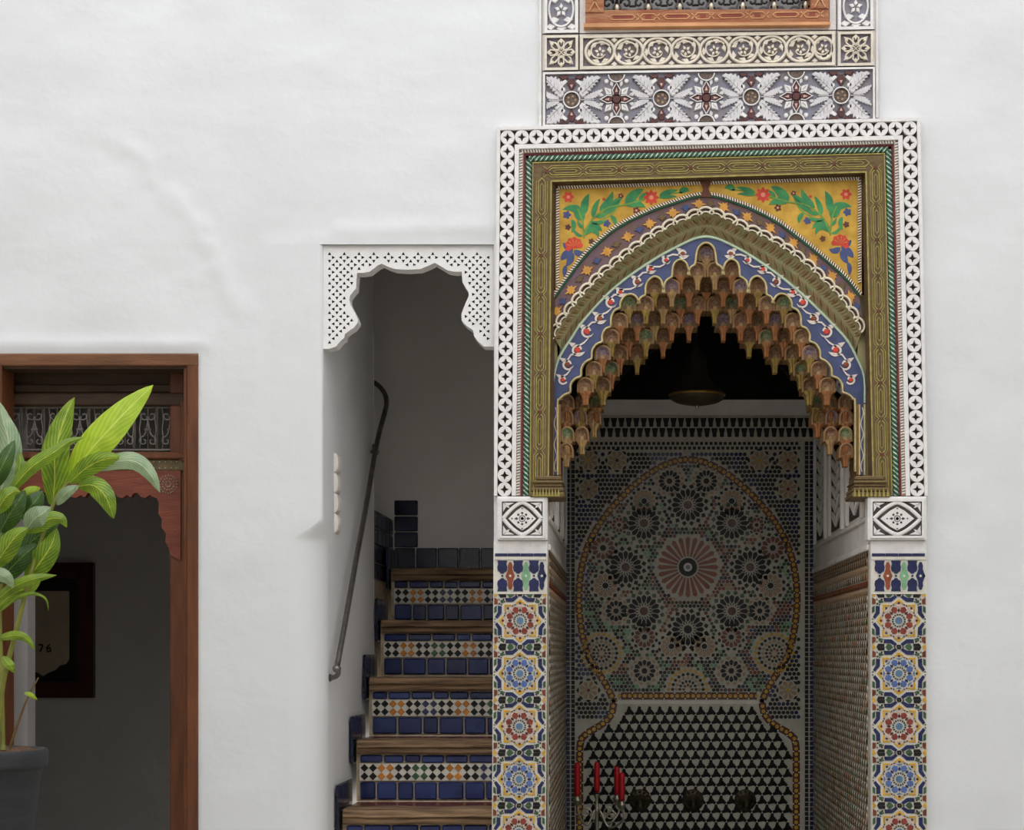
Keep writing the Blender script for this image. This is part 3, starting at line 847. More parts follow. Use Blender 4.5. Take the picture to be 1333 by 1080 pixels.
for cx, cy in ((783, 850), (AX * 2 - 783, 850), (AX, 897)):
    t = MB(); R = 27
    for rr, w_, m_, n in ((25, 4.6, 4, 22), (20, 4.4, 1, 20), (15.2, 4.2, 8, 16), (10.6, 4.2, 1, 14), (5.6, 4.2, 3, 8)):
        for k in range(n):
            a = 2 * PI * k / n
            pts = [polar(cx, cy, rr - w_ * .6, a), polar(cx, cy, rr, a + 0.42 * 2 * PI / n), polar(cx, cy, rr + w_ * .6, a), polar(cx, cy, rr, a - 0.42 * 2 * PI / n)]
            if cy > 890 and any(p[1] > 903 for p in pts): continue
            piece(t, pts, m_)
    disc.append((cx, cy, R)); part('star_rosette', t, BK, wb, kind='stuff', label='yellow-rimmed rosette at the foot of the medallion')
def in_arch(p): return inside(p, arch_poly) and p[1] < 900
arch_poly = arch_full + [(799, 905), (2 * AX - 799, 905)]
fill = MB(); fr_ = random.Random(11)
for r in range(66):
    for c in range(60):
        p = (748 + 5.1 * c + (2.55 if r % 2 else 0), 602 + 4.55 * r)
        if not in_arch(p) or segdist(p, arch_full, False) < 6: continue
        if any(math.hypot(p[0] - a, p[1] - b) < R + 2.0 for a, b, R in disc): continue
        zone = vnoise(p[0] / 24, p[1] / 24)
        if zone < 0.35: m_ = fr_.choice([1, 1, 5, 6, 5])
        elif zone < 0.6: m_ = fr_.choice([1, 1, 3, 3, 2])
        else: m_ = fr_.choice([1, 3, 3, 9, 8])
        piece(fill, ngon(p[0], p[1], 2.6, 6 if (r + c) % 3 else 4, fr_.uniform(0, 1)), m_)
part('filler_mosaic', fill, BK, wb, kind='stuff')
# spandrel field: eight-point stars between black dots
field = MB(); stars = []
def out_arch(p): return not inside(p, arch_poly) and p[1] < 960
for gi in range(9):
    for gj in range(10):
        cx = 766 + 37.2 * gi - (0 if gi < 4 else 0.6) ; cy = 599 + 37.4 * gj
        if gi in (4,): continue
        if not (755 < cx < 1036) or cy > 935: continue
        if inside((cx, cy), arch_poly) and segdist((cx, cy), arch_full, False) > -1: continue
        if segdist((cx, cy), arch_full, False) < 19 and cy < 880: continue
        if cy > 900 and 792 < cx < 1000: continue
        if segdist((cx, cy), tailL, False) < 8 or segdist((cx, cy), mirr(tailL), False) < 8: continue
        stars.append((cx, cy))
        t = MB(); rosette(t, cx, cy, 8, 15.5, 4 if (gi + gj) % 3 == 0 else 3, 8, 1, 1, a0=PI / 8, rc=0.16, r1=0.24, r2=0.8, wb_=0.34)
        part('eight_point_star', t, BK, wb, kind='stuff')
def tail_side(p):   # between border and the cusped tail
    if p[1] < 905: return True
    for tl in (tailL, mirr(tailL)):
        pass
    xx = None
    for a, b in zip(tailL, tailL[1:]):
        if a[1] <= p[1] <= b[1]: xx = a[0] + (b[0] - a[0]) * (p[1] - a[1]) / max(1e-6, b[1] - a[1]); break
    if xx is None: return True
    return p[0] < xx - 6 or p[0] > 2 * AX - xx + 6
for r in range(64):
    for c in range(54):
        p = (751 + 5.6 * c + (2.8 if r % 2 else 0), 580 + 5.6 * r)
        if p[0] > 1042 or p[1] > 958 or p[1] < 588: continue
        if inside(p, arch_poly) or segdist(p, arch_full, False) < 7: continue
        if not tail_side(p): continue
        if p[1] > 900 and 806 < p[0] < 985: continue
        if any(math.hypot(p[0] - a, p[1] - b) < 16.5 for a, b in stars): continue
        piece(field, ngon(p[0], p[1], 2.75, 6, 0.3), 2 if vnoise(p[0] / 15, p[1] / 15) > 0.62 else 1)
part('spandrel_mosaic', field, BK, wb, kind='stuff')
# dotted yellow outline
def dotted(path, name):
    t = MB(); n = int(plen(path) / 6.6); q = resample(path, n)
    t.rib(q, 9.5, YT + 0.0012, 0.002, 11)
    for i, p in enumerate(q):
        t.pp(ngon(p[0], p[1], 2.7, 6, i * 0.5), YT, 0.003, 4)
        a = q[max(0, i - 1)]; b = q[min(n - 1, i + 1)]
        d = math.hypot(b[0] - a[0], b[1] - a[1]); nx, ny = -(b[1] - a[1]) / d, (b[0] - a[0]) / d
        mx_, my_ = p[0] + (b[0] - a[0]) * 0.25, p[1] + (b[1] - a[1]) * 0.25
        for sg in (-1, 1): t.pp(ngon(mx_ + sg * nx * 3.6, my_ + sg * ny * 3.6, 1.2, 4, 0.2), YT, 0.003, 3 if i % 2 else 7)
    part(name, t, BK, wb, kind='stuff')
dotted(arch_full, 'dotted_outline'); dotted(tailL, 'dotted_outline'); dotted(mirr(tailL), 'dotted_outline')
dotted([(806, 905.5), (2 * AX - 806, 905.5)], 'dotted_outline')
t = MB(); t.pp([(803, 911.5), (2 * AX - 803, 911.5), (2 * AX - 803, 916), (803, 916)], YT, 0.003, 0)
part('white_course', t, ['zellige_white'], wb)
# side borders of black tiles between white dots
for sx in (0, 1):
    t = MB()
    for r in range(104):
        y = 577 + 6.1 * r
        for c in range(2):
            x = 739.5 + 6.4 * c
            x = x if not sx else 2 * AX + 5 - x
            if y > 1210: continue
            piece(t, [(x - 2.3, y - 2.5), (x + 2.3, y - 2.5), (x + 2.3, y + 2.5), (x - 2.3, y + 2.5)], 1 if c else 2)
    part('border_tiles', t, BK, wb, kind='stuff')
t = MB()
for r in range(47):
    x = 752 + 6.2 * r
    for y in (577, 583): piece(t, ngon(x + (3.1 if y > 580 else 0), y, 2.7, 4, PI / 4), 1)
part('border_tiles', t, BK, wb, kind='stuff')
# two rows of dark bell-shaped tiles along the top
bell = LMB(); bell.pp([(-4.1, -5.8), (4.1, -5.8), (3.6, -2), (2.6, 1.5), (2.8, 4.8), (1.2, 6), (-1.2, 6), (-2.8, 4.8), (-2.6, 1.5), (-3.6, -2)], 0, 0.003, 0, 0.1)
bell_me = bell.mesh('tile', ['z_black'])
for r in range(2):
    for c in range(33):
        x = 741 + 9.7 * c + (4.85 if r else 0)
        if x < 1058: put('bell_tile', bell_me, wb, pxmat(x, 549.5 + 13.2 * r, YT))
# lower field of three-armed pinwheel tiles
pin = LMB(); pv = []
for k in range(3):
    a = PI / 2 + 2 * PI * k / 3
    pv += [polar(0, 0, 7.3, a + 0.2), polar(0, 0, 6.6, a - 0.28), polar(0, 0, 2.9, a - 0.7), polar(0, 0, 1.8, a - 1.35)]
pin.pp(pv, 0, 0.003, 0)
pin_me = pin.mesh('tile', ['z_black'])
cnt = 0; rest = MB()
def in_low(p):
    if p[1] < 924: return False
    xx = None
    for a, b in zip(tailL, tailL[1:]):
        if a[1] <= p[1] <= b[1]: xx = a[0] + (b[0] - a[0]) * (p[1] - a[1]) / max(1e-6, b[1] - a[1]); break
    if xx is None: xx = 754.5
    return xx + 11 < p[0] < 2 * AX - xx - 11
for r in range(23):
    for c in range(24):
        p = (766 + 13.3 * c + (6.65 if r % 2 else 0), 926 + 11.6 * r)
        if not in_low(p): continue
        if cnt < 290: put('pinwheel_tile', pin_me, wb, pxmat(p[0], p[1], YT)); cnt += 1
        else: rest.pp([(p[0] + q[0], p[1] + q[1]) for q in pv], YT, 0.003, 0)
if rest.f: part('pinwheel_mosaic', rest, ['z_black'], wb, kind='stuff')

# side walls: carved plaster above, mosaic below
ZS = Z(716)
def side(name, x, sgn, label):
    b_ = MB(); b_.box(min(x, x + sgn * 0.06), max(x, x + sgn * 0.06), 0.05, NB, 0, ZC)
    w = struct(name, b_, ['plaster_niche'], label, 'wall')
    def strip_(y0, y1, z0, z1, t, m_, nm):
        q = MB(); q.bbox(min(x, x - sgn * t), max(x, x - sgn * t), y0, y1, z0, z1, 0, min(0.003, t * 0.4)); return part(nm, q, [m_], w)
    strip_(0.0, NB, NF, ZS, 0.006, 'side_ground', 'mosaic_ground')
    t_ = MB(); x2 = x - sgn * 0.006
    rr = random.Random(5)
    for r in range(54):
        z = ZS - 0.012 - r * 0.0245
        if z < NF + 0.02: break
        for c in range(62):
            y = 0.02 + c * 0.0249 + (0.0125 if r % 2 else 0)
            if y > NB - 0.02: continue
            if r < 2: m_ = 8 if (c + r) % 2 else 1
            elif r in (2, 5): m_ = 8
            elif r == 4: m_ = 3
            else: m_ = rr.choice([0, 0, 8]) if (c + r // 2) % 2 else rr.choice([1, 1, 3, 11, 5])
            h_, w_ = 0.0105, 0.0105
            q = [(y - w_, z), (y, z - h_), (y + w_, z), (y, z + h_)]
            o = [(x2, a, b) for a, b in q] + [(x2 - sgn * 0.003, a, b) for a, b in q]
            t_.add(o, [(4, 5, 6, 7), (0, 1, 5, 4), (1, 2, 6, 5), (2, 3, 7, 6), (3, 0, 4, 7)], m_)
    part('side_mosaic', t_, BK, w, kind='stuff')
    # carved plaster: framed tall panels with dark worked ground
    strip_(0.0, NB, ZS, ZS + 0.02, 0.012, 'plaster_niche', 'ledge_moulding')
    strip_(0.02, NB - 0.02, ZS + 0.10, ZS + 0.115, 0.010, 'plaster_niche', 'panel_moulding')
    for y0, y1 in ((0.12, 0.52), (0.62, 1.02), (1.12, 1.5)):
        strip_(y0 + 0.04, y1 - 0.04, ZS + 0.13, 2.3, 0.003, 'groove', 'panel_ground')
        for a, b in ((y0, y0 + 0.035), (y1 - 0.035, y1)): strip_(a, b, ZS + 0.115, 2.36, 0.014, 'plaster_niche', 'panel_stile')
        lf = MB()
        for k in range(11):
            for s2 in (-1, 1):
                zc = ZS + 0.16 + 0.05 * k; yc = (y0 + y1) / 2
                pts = [(yc, zc - 0.02), (yc + s2 * 0.05, zc), (yc + s2 * 0.12, zc + 0.03), (yc + s2 * 0.10, zc + 0.045), (yc + s2 * 0.04, zc + 0.03)]
                n = len(pts)
                lf.add([(x - sgn * 0.003, a, b) for a, b in pts] + [(x - sgn * 0.010, a, b) for a, b in pts],
                       [tuple(range(n, 2 * n))] + [(i, (i + 1) % n, n + (i + 1) % n, n + i) for i in range(n)])
        part('carved_leaves', lf, ['plaster_niche'], w, kind='stuff')
    return w
side('wall_niche_left', NXL, -1, 'left side wall of the fountain niche with carved plaster over mosaic')
side('wall_niche_right', NXR, 1, 'right side wall of the fountain niche with carved plaster over mosaic')
mb = MB(); mb.box(NXL - 0.12, NXR + 0.12, 0.12, NB + 0.1, ZC, ZC + 0.1)
struct('ceiling_niche', mb, ['wood_black'], 'dark wooden ceiling inside the fountain niche', 'ceiling')
mb = MB(); mb.box(NXL, NXR, 0.0, NB, 0.0, NF)
struct('floor_niche', mb, ['z_green'], 'raised basin ledge at the bottom of the fountain niche', 'ledge')

# ------------------------------------------------------------------ hanging lamp, spouts, candelabrum in the niche
YL = 0.8
lc = P(907.5, 515, YL)
lamp = thing('hanging_lamp', lc, 'dark bell-shaped lamp with a brass underside hanging inside the niche arch', 'lamp')
mb = MB(); mb.lathe([(0.104, 0.0), (0.098, -0.014), (0.08, -0.024), (0.05, -0.031), (0.02, -0.034), (0.001, -0.035)], lc, 32); part('bowl', mb, ['brass_dark'], lamp, True)
mb = MB(); mb.lathe([(0.1, -0.004), (0.106, -0.002), (0.107, 0.004), (0.1, 0.008)], lc, 32); part('rim', mb, ['brass'], lamp, True)
mb = MB(); mb.lathe([(0.1, 0.006), (0.085, 0.03), (0.06, 0.06), (0.045, 0.1), (0.038, 0.15), (0.02, 0.17), (0.02, 0.2), (0.001, 0.21)], lc, 28); part('hood', mb, ['lamp_dark'], lamp, True)
mb = MB(); mb.tube([lc + Vector((0, 0, 0.2)), Vector((lc.x, lc.y, ZC))], 0.006, 8); part('rod', mb, ['lamp_dark'], lamp)
mb = MB(); mb.lathe([(0.001, -0.05), (0.007, -0.046), (0.008, -0.038), (0.004, -0.034)], lc, 10); part('finial', mb, ['silver'], lamp, True)

for i, (sx_, lb) in enumerate(((833, 'leftmost dark brass spout boss on the niche wall, behind the candles'), (902, 'middle dark brass spout boss on the niche wall'), (970, 'rightmost dark brass spout boss on the niche wall'))):
    c = P(sx_, 1041, TB)
    sp_ = thing('water_spout', c, lb, 'spout', 'spouts in the niche back wall')
    mb = MB(); prof = [(0.046, 0.0), (0.046, -0.006), (0.04, -0.011), (0.032, -0.009), (0.026, -0.016), (0.014, -0.02), (0.012, -0.05), (0.001, -0.052)]
    mb.lathe(prof, c, 24, axis='y'); part('boss', mb, ['brass_dark'], sp_, True)
    mb = MB()
    for k in range(12):
        a = 2 * PI * k / 12; q = c + Vector((0.036 * math.cos(a), -0.012, 0.036 * math.sin(a)))
        mb.lathe([(0.006, 0.004), (0.005, -0.002), (0.001, -0.005)], q, 8, axis='y')
    part('boss_beads', mb, ['brass_dark'], sp_, True, kind='stuff')
    mb = MB(); mb.tube([c + Vector((0, -0.045, 0)), c + Vector((0, -0.075, -0.004)), c + Vector((0, -0.085, -0.03))], 0.008, 10); part('nozzle', mb, ['brass_dark'], sp_, True)

YC_ = 1.05
cb = thing('candelabrum', (P(777, 1080, YC_).x, YC_, NF), 'slender silver candelabrum with curled arms holding red candles in the niche', 'candelabrum')
bx_ = P(777, 1034, YC_)
mb = MB(); mb.lathe([(0.07, 0.0), (0.068, 0.012), (0.03, 0.02), (0.012, 0.035), (0.008, 0.06)], (bx_.x, YC_, NF), 24); part('base', mb, ['silver'], cb, True)
hh = bx_.z - NF
mb = MB(); mb.lathe([(0.008, 0.05), (0.007, hh * 0.4), (0.012, hh * 0.42), (0.007, hh * 0.45), (0.007, hh * 0.8), (0.011, hh * 0.82), (0.006, hh * 0.85), (0.006, hh - 0.02), (0.011, hh - 0.006), (0.012, hh)], (bx_.x, YC_, NF), 14); part('stem', mb, ['silver'], cb, True)
hold = [(751.5, 1040, YC_ - 0.03), (803, 1038, YC_ + 0.06), (809.5, 1046, YC_ - 0.05)]
for hx, hy, hY in hold:
    c = P(hx, hy, hY); m0 = Vector((bx_.x, YC_, bx_.z - 0.07))
    mid = (m0 + c) / 2 + Vector((0, 0, -0.075))
    pth = spline([tuple(m0), tuple((m0 * 0.7 + mid * 0.3) + Vector((0, 0, 0.02))), tuple(mid), tuple(c + Vector((0.006, 0, -0.06))), tuple(c)], 6)
    mb = MB(); mb.tube(pth, 0.0042, 8)
    q = c * 0.55 + m0 * 0.45 + Vector((0, 0, -0.03))
    mb.tube([q + Vector((0.022 * (1 - k / 20) * math.cos(k * 0.5), 0, 0.022 * (1 - k / 20) * math.sin(k * 0.5))) for k in range(18)], 0.003, 6)
    part('arm', mb, ['silver'], cb, True)
    mb = MB(); mb.lathe([(0.004, -0.03), (0.013, -0.012), (0.017, -0.004), (0.017, 0.0), (0.011, 0.001), (0.011, 0.012), (0.012, 0.013)], c, 14); part('candle_cup', mb, ['silver'], cb, True)
cands = [(751.5, 1037, YC_ - 0.03, 45, 'leftmost red candle, at the edge of the niche'), (777, 1031, YC_, 40, 'red candle on the tall middle stem of the candelabrum'),
         (803, 1035, YC_ + 0.06, 38, 'red candle standing behind the rightmost candle'), (809.5, 1043, YC_ - 0.05, 38, 'rightmost red candle, nearest to the spouts')]
for cx, cy, cY, hpx, lb in cands:
    c = P(cx, cy, cY); h = hpx / S(cY)
    cd = thing('candle', c, lb, 'candle', 'red candles in the candelabrum')
    mb = MB(); mb.lathe([(0.001, 0.0), (0.0105, 0.0), (0.0115, 0.02), (0.0115, h * 0.85), (0.0105, h * 0.93), (0.006, h), (0.001, h - 0.003)], c, 14); part('wax', mb, ['candle_red'], cd, True)
    mb = MB(); mb.tube([c + Vector((0, 0, h - 0.004)), c + Vector((0.002, 0, h + 0.008))], 0.0012, 6); part('wick', mb, ['wick'], cd)
# ------------------------------------------------------------------ tiled piers on both sides of the niche
PM = ['zellige_white', 'z_navy', 'z_black', 'z_red', 'z_yellow', 'z_green', 'z_maroon', 'z_steel', 'z_sky', 'z_mint', 'z_pink', 'z_brown']
YPF = -0.034          # pier mosaic face
def rot(p, a): return (p[0] * math.cos(a) - p[1] * math.sin(a), p[0] * math.sin(a) + p[1] * math.cos(a))
def zel_cell(kind):
    """one square of the pier mosaic, 69 px wide, round a red or a blue rosette"""
    t = LMB(); z = 0.0; th = 0.0035
    def q(pts, m): t.pp(pts, z, th, m)
    q(ngon(0, 0, 4.6, 16), 7)
    for k in range(16):
        a = PI / 16 + k * PI / 8
        q([polar(0, 0, 6.0, a), polar(0, 0, 8.8, a + 0.15), polar(0, 0, 8.8, a - 0.15)], 2)
    c1, c2, c3 = ((3, 6, 10) if kind == 'red' else (8, 1, 7))
    for k in range(8):
        a = PI / 8 + k * PI / 4
        q([polar(0, 0, 9.8, a), polar(0, 0, 13.2, a + 0.25), polar(0, 0, 17.2, a + 0.235), polar(0, 0, 19.4, a), polar(0, 0, 17.2, a - 0.235), polar(0, 0, 13.2, a - 0.25)], c1)
        b = k * PI / 4
        q([polar(0, 0, 10.6, b), polar(0, 0, 13.4, b + 0.14), polar(0, 0, 16.4, b), polar(0, 0, 13.4, b - 0.14)], c2)
        q([polar(0, 0, 17.8, b + 0.05), polar(0, 0, 20.4, b + 0.2), polar(0, 0, 20.4, b - 0.2), polar(0, 0, 17.8, b - 0.05)], c3)
        for sg in (-1, 1):
            q([polar(0, 0, 20.6, a + sg * 0.04), polar(0, 0, 22.9, a + sg * 0.03), polar(0, 0, 21.6, a + sg * 0.17)], 6)
        tip = 28.0 if k % 2 == 0 else 29.6
        pts = [(tip, 0), (22.9, 6.4), (21.4, 5.0), (tip - 3.1, 0), (21.4, -5.0), (22.9, -6.4)]
        q([rot(p, b) for p in pts], 4)
        q([rot(p, b) for p in [(20.9, 0), (22.7, 2.0), (24.4, 0), (22.7, -2.0)]], 6)
    # navy bent bars and their neighbours, eightfold by mirroring
    bar = [(24.2, 18.6), (29.4, 19.4), (29.5, 10.8), (33.2, 4.6), (30.4, 2.2), (24.4, 9.4)]
    grn = [(30.8, 19.4), (34.1, 17.6), (34.2, 9.4), (30.9, 11.6)]
    dots = [ngon(27.4, 22.0, 1.5, 4, PI / 4), ngon(20.6, 24.6, 1.1, 4), ngon(33.4, 2.0, 1.0, 4)]
    for sx in (-1, 1):
        for sy in (-1, 1):
            for sw_ in (0, 1):
                mp_ = lambda p: ((sx * p[1], sy * p[0]) if sw_ else (sx * p[0], sy * p[1]))
                q([mp_(p) for p in bar], 1)
                for d_ in dots: q([mp_(p) for p in d_], 2)
                if not sw_: q([mp_(p) for p in grn], 5)
            f = lambda l, m: q([(sx * x, sy * y) for x, y in l], m)
            f([(21.8, 22.8), (25.8, 22.8), (25.8, 26.8), (21.8, 26.8)], 5)
            f([(29.6, 21.6), (34.1, 21.0), (34.1, 30.2), (29.6, 27.6)], 11)
            f([(18.4, 30.2), (26.2, 29.8), (28.6, 34.2), (18.4, 34.2)], 2)
            f([(30.0, 34.2), (31.4, 31.6), (34.2, 31.0), (34.2, 34.2)], 4)
            f([(7.6, 34.2), (10.6, 31.0), (14.0, 29.8), (17.0, 34.2)], 5)
            f([(0.2, 31.2), (2.2, 31.7), (3.0, 34.2), (0.2, 34.2)], 2)
            f([(4.2, 34.2), (5.4, 32.8), (6.6, 34.2)], 2)
            f([(16.6, 28.0), (18.0, 26.8), (19.4, 28.0), (18.0, 29.4)], 2)
            f([(26.8, 27.4), (28.4, 26.2), (28.4, 29.0)], 2)
    return t.mesh('mosaic_square', PM)
CELL = {'red': zel_cell('red'), 'blue': zel_cell('blue')}
def pier(x0, x1, dx_per_y, label, flip):
    """x0..x1 outer and inner edge in picture pixels at y=720"""
    base = P((x0 + x1) / 2, 1326, YPF)
    pr = thing('tiled_pier', (base.x, -0.01, 0), label, 'pier', 'mosaic piers of the fountain')
    w = x1 - x0; cx = lambda y: (x0 + x1) / 2 + dx_per_y * (y - 720)
    def rect(a, b, c, d): return [(cx(c) + a, c), (cx(c) + b, c), (cx(d) + b, d), (cx(d) + a, d)]
    mb = MB(); mb.pp(rect(-w / 2, w / 2, 704, 1340), YPF + 0.006, 0.05 - 0.006, back=True)
    part('core', mb, ['stucco'], pr)
    mb = MB(); mb.pp(rect(-w / 2 + 0.5, w / 2 - 0.5, 772, 1330), YPF + 0.0028, 0.004)
    part('mosaic_ground', mb, ['zellige_white'], pr)
    sc_ = (w - 2) / 69.0
    for k in range(8):
        y = 807.5 + 68.8 * k
        put('mosaic_square', CELL['red' if k % 2 == 0 else 'blue'], pr, pxmat(cx(y), y, YPF, 0, sc_, 1.0), 'stuff')
    # plain navy line tiles and white course
    for k in range(4):
        a = -w / 2 + 1.5 + (w - 3) / 4 * k
        mb = MB(); mb.pp(rect(a + 0.3, a + (w - 3) / 4 - 0.3, 720, 723.6), YPF, 0.005, 0, 0.05); part('line_tile', mb, ['z_navy'], pr)
    mb = MB(); mb.pp(rect(-w / 2 + 1, w / 2 - 1, 724.4, 728.4), YPF, 0.005); part('white_course', mb, ['zellige_white'], pr)
    mb = MB(); mb.pp(rect(-w / 2 + 1, w / 2 - 1, 770.2, 773), YPF, 0.005); part('white_course', mb, ['zellige_white'], pr)
    mb = MB(); mb.pp(rect(-w / 2 + 1, w / 2 - 1, 728.6, 770), YPF + 0.0028, 0.004); part('band_ground', mb, ['zellige_white'], pr)
    # lobed band: navy bells above and below, coloured spindles between
    pit = w / 3.4
    bell_ = [(-6.4, 0), (6.4, 0), (5.4, 4.5), (6.6, 9), (5.8, 13.5), (2.6, 15.6), (1.6, 17), (-1.6, 17), (-2.6, 15.6), (-5.8, 13.5), (-6.6, 9), (-5.4, 4.5)]
    spin = [(-1.4, -18), (1.4, -18), (3.2, -13), (2.8, -9), (4.2, -4.5), (6.2, 0), (4.2, 4.5), (2.8, 9), (3.2, 13), (1.4, 18), (-1.4, 18), (-3.2, 13), (-2.8, 9), (-4.2, 4.5), (-6.2, 0), (-4.2, -4.5), (-2.8, -9), (-3.2, -13)]
    for k in range(4):
        bx = -w / 2 + 11.5 + pit * k
        for sg, yy_ in ((1, 729.4), (-1, 769.2)):
            pts = [(cx(745) + bx + q[0], yy_ + sg * q[1]) for q in bell_]
            pts = [(max(cx(745) - w / 2 + 1, min(cx(745) + w / 2 - 1, a)), b) for a, b in pts]
            if max(p[0] for p in pts) - min(p[0] for p in pts) < 3: continue
            mb = MB(); mb.pp(pts, YPF, 0.005, 0); part('bell_tile', mb, ['z_navy'], pr)
        mb = MB(); mb.pp(ngon(cx(745) + min(bx, w / 2 - 3), 749.3, 1.5, 6), YPF, 0.005); part('dot_tile', mb, ['z_navy'], pr)
        sx_ = bx + pit / 2
        if k < 3:
            col = (['z_rust', 'z_mint', 'z_navy'])[k]
            mb = MB(); mb.pp([(cx(745) + sx_ + q[0], 749.3 + q[1]) for q in spin], YPF, 0.005, 0); part('spindle_tile', mb, [col], pr)
            mb = MB(); mb.pp(ngon(cx(745) + sx_, 749.3, 2.0, 4), YPF - 0.001, 0.003); part('spindle_dot', mb, ['zellige_white'], pr)
    # carved plaster block that carries the frame
    YK = -0.048
    bw0, bw1 = (-31, 35) if not flip else (-40, 37)
    yb0, yb1 = 646, 703
    mb = MB()
    q0, q1 = P(cx(675) + bw0, yb1, YK + 0.006), P(cx(675) + bw1, yb0, YK + 0.006)
    mb.bbox(q0.x, q1.x, YK + 0.006, 0.02, q0.z, q1.z, 0, 0.003)
    blk = part('carved_block', mb, ['stucco'], pr)
    gx0, gx1, gy0, gy1 = cx(675) + bw0 + 5, cx(675) + bw1 - 5, yb0 + 5, yb1 - 4.5
    mb = MB(); mb.pp([(gx0, gy0), (gx1, gy0), (gx1, gy1), (gx0, gy1)], YK + 0.0055, 0.002); part('groove_ground', mb, ['groove'], blk)
    def lf(name, pts, t_=0.0055, bev=0.0): 
        m_ = MB(); m_.pp(pts, YK, t_ + 0.001, 0, bev); part(name, m_, ['stucco'], blk)
    m_ = MB(); m_.rib([(gx0, gy0), (gx1, gy0), (gx1, gy1), (gx0, gy1)], 3.0, YK - 0.001, 0.007, 0, True); part('border', m_, ['stucco'], blk)
    ccx, ccy = (gx0 + gx1) / 2, (gy0 + gy1) / 2; hw, hh_ = (gx1 - gx0) / 2 - 3, (gy1 - gy0) / 2 - 3
    for sg in (-1, 1):
        arcp = [(ccx - hw + 2 * hw * k / 16, ccy + sg * (hh_) * (1 - abs(k / 8 - 1) ** 1.5)) for k in range(17)]
        m_ = MB(); m_.rib(arcp, 5.4, YK, 0.0065, 0, False, 0.3); part('lozenge_rib', m_, ['stucco'], blk)
    for sx in (-1, 1):
        for sy in (-1, 1):
            o = (ccx + sx * (hw + 0.2), ccy + sy * (hh_ + 0.2))
            lf('corner_leaf', [o, (o[0] - sx * 15, o[1] - sy * 0.3), (o[0] - sx * 7, o[1] - sy * 4.0)], bev=0.1)
            lf('corner_leaf', [o, (o[0] - sx * 0.3, o[1] - sy * 12), (o[0] - sx * 4.4, o[1] - sy * 5.6)], bev=0.1)
            lf('corner_leaf', [(o[0] - sx * 1, o[1] - sy * 1), (o[0] - sx * 7.5, o[1] - sy * 4.4), (o[0] - sx * 9, o[1] - sy * 7.4), (o[0] - sx * 5, o[1] - sy * 6)], bev=0.1)
    lf('lozenge_field', [(ccx - hw * 0.72, ccy), (ccx - hw * 0.3, ccy - hh_ * 0.5), (ccx, ccy - hh_ * 0.74), (ccx + hw * 0.3, ccy - hh_ * 0.5), (ccx + hw * 0.72, ccy), (ccx + hw * 0.3, ccy + hh_ * 0.5), (ccx, ccy + hh_ * 0.74), (ccx - hw * 0.3, ccy + hh_ * 0.5)], 0.0045)
    for k in range(8):
        a = k * PI / 4
        m_ = MB(); m_.pp([polar(ccx, ccy, 5.2, a), polar(ccx, ccy, 7.4, a + 0.26), polar(ccx, ccy, 10.6 if k % 4 == 0 else 9.0, a), polar(ccx, ccy, 7.4, a - 0.26)], YK - 0.0004, 0.002); part('petal_slot', m_, ['groove'], blk)
    for k in range(4):
        a = k * PI / 2
        m_ = MB(); m_.pp([polar(ccx, ccy, 12.0, a), polar(ccx, ccy, 13.2, a + 0.1), polar(ccx, ccy, 14.6, a), polar(ccx, ccy, 13.2, a - 0.1)], YK - 0.0004, 0.002); part('petal_slot', m_, ['groove'], blk)
    m_ = MB(); m_.rib(ngon(ccx, ccy, 3.9, 14), 1.0, YK - 0.0004, 0.003, 0, True); part('flower_ring', m_, ['groove'], blk)
    lf('flower_centre', ngon(ccx, ccy, 2.6, 10), 0.006, 0.15)
    return pr
pier(642.5, 712.5, -0.006, 'mosaic tiled pier between the stair opening and the fountain niche', False)
pier(1133.5, 1206, 0.004, 'mosaic tiled pier on the right of the fountain niche, beside plain wall', True)

# ------------------------------------------------------------------ white openwork frame
def fpath(d, off_b=0.0): return [(644 + d, 645), (648 + d, 166 + d), (1197 - d, 154 + d), (1207 - d, 645)]
def band_polys(d0, d1):
    a, b = fpath(d0), fpath(d1)
    return [[a[i], a[i + 1], b[i + 1], b[i]] for i in range(3)]
YF = -0.034
fr = thing('plaster_surround', P(925, 645, 0), 'white openwork plaster surround of linked rings around the painted arch', 'surround')
for q in band_polys(-1.0, 33): 
    mb = MB(); mb.pp(q, YF + 0.016, 0.018); part('backing', mb, ['stucco'], fr)
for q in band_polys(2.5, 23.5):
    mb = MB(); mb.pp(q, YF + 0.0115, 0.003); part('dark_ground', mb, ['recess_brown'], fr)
for d0, d1 in ((-1.0, 3.2), (22.0, 27.5)):
    for q in band_polys(d0, d1):
        mb = MB(); mb.pp(q, YF - 0.002, 0.02, 0, 0.0); part('fillet', mb, ['stucco'], fr)
# one ring of the chain: a disc with a four-point star cut out of it, arms to the fillets
rg = LMB()
def ring_outline(R=9.2, n=28): return [(R * math.cos(2 * PI * k / n), R * math.sin(2 * PI * k / n)) for k in range(n)]
star = []
for k in range(8):
    r_ = 6.1 if k % 2 == 0 else 2.6
    star.append((r_ * math.cos(k * PI / 4), r_ * math.sin(k * PI / 4)))
hl = [star] + [[rot(p, k * PI / 2 + PI / 4) for p in ((5.4, 0.55), (7.6, 0.9), (7.6, -0.9), (5.4, -0.55))] for k in range(4)]
rg.plate(ring_outline(), [star], 0.0, 0.012)
ring_me = rg.mesh('ring', ['stucco'])
pth = fpath(12.6)
def seg_rings(a, b, n, skip0=False):
    for k in range(n):
        t_ = (k + (1 if skip0 else 0)) / (n if skip0 else n)
        x = a[0] + (b[0] - a[0]) * t_; y = a[1] + (b[1] - a[1]) * t_
        put('ring', ring_me, fr, pxmat(x, y, YF, 0, 1.0, 1.02))
n_s = 25
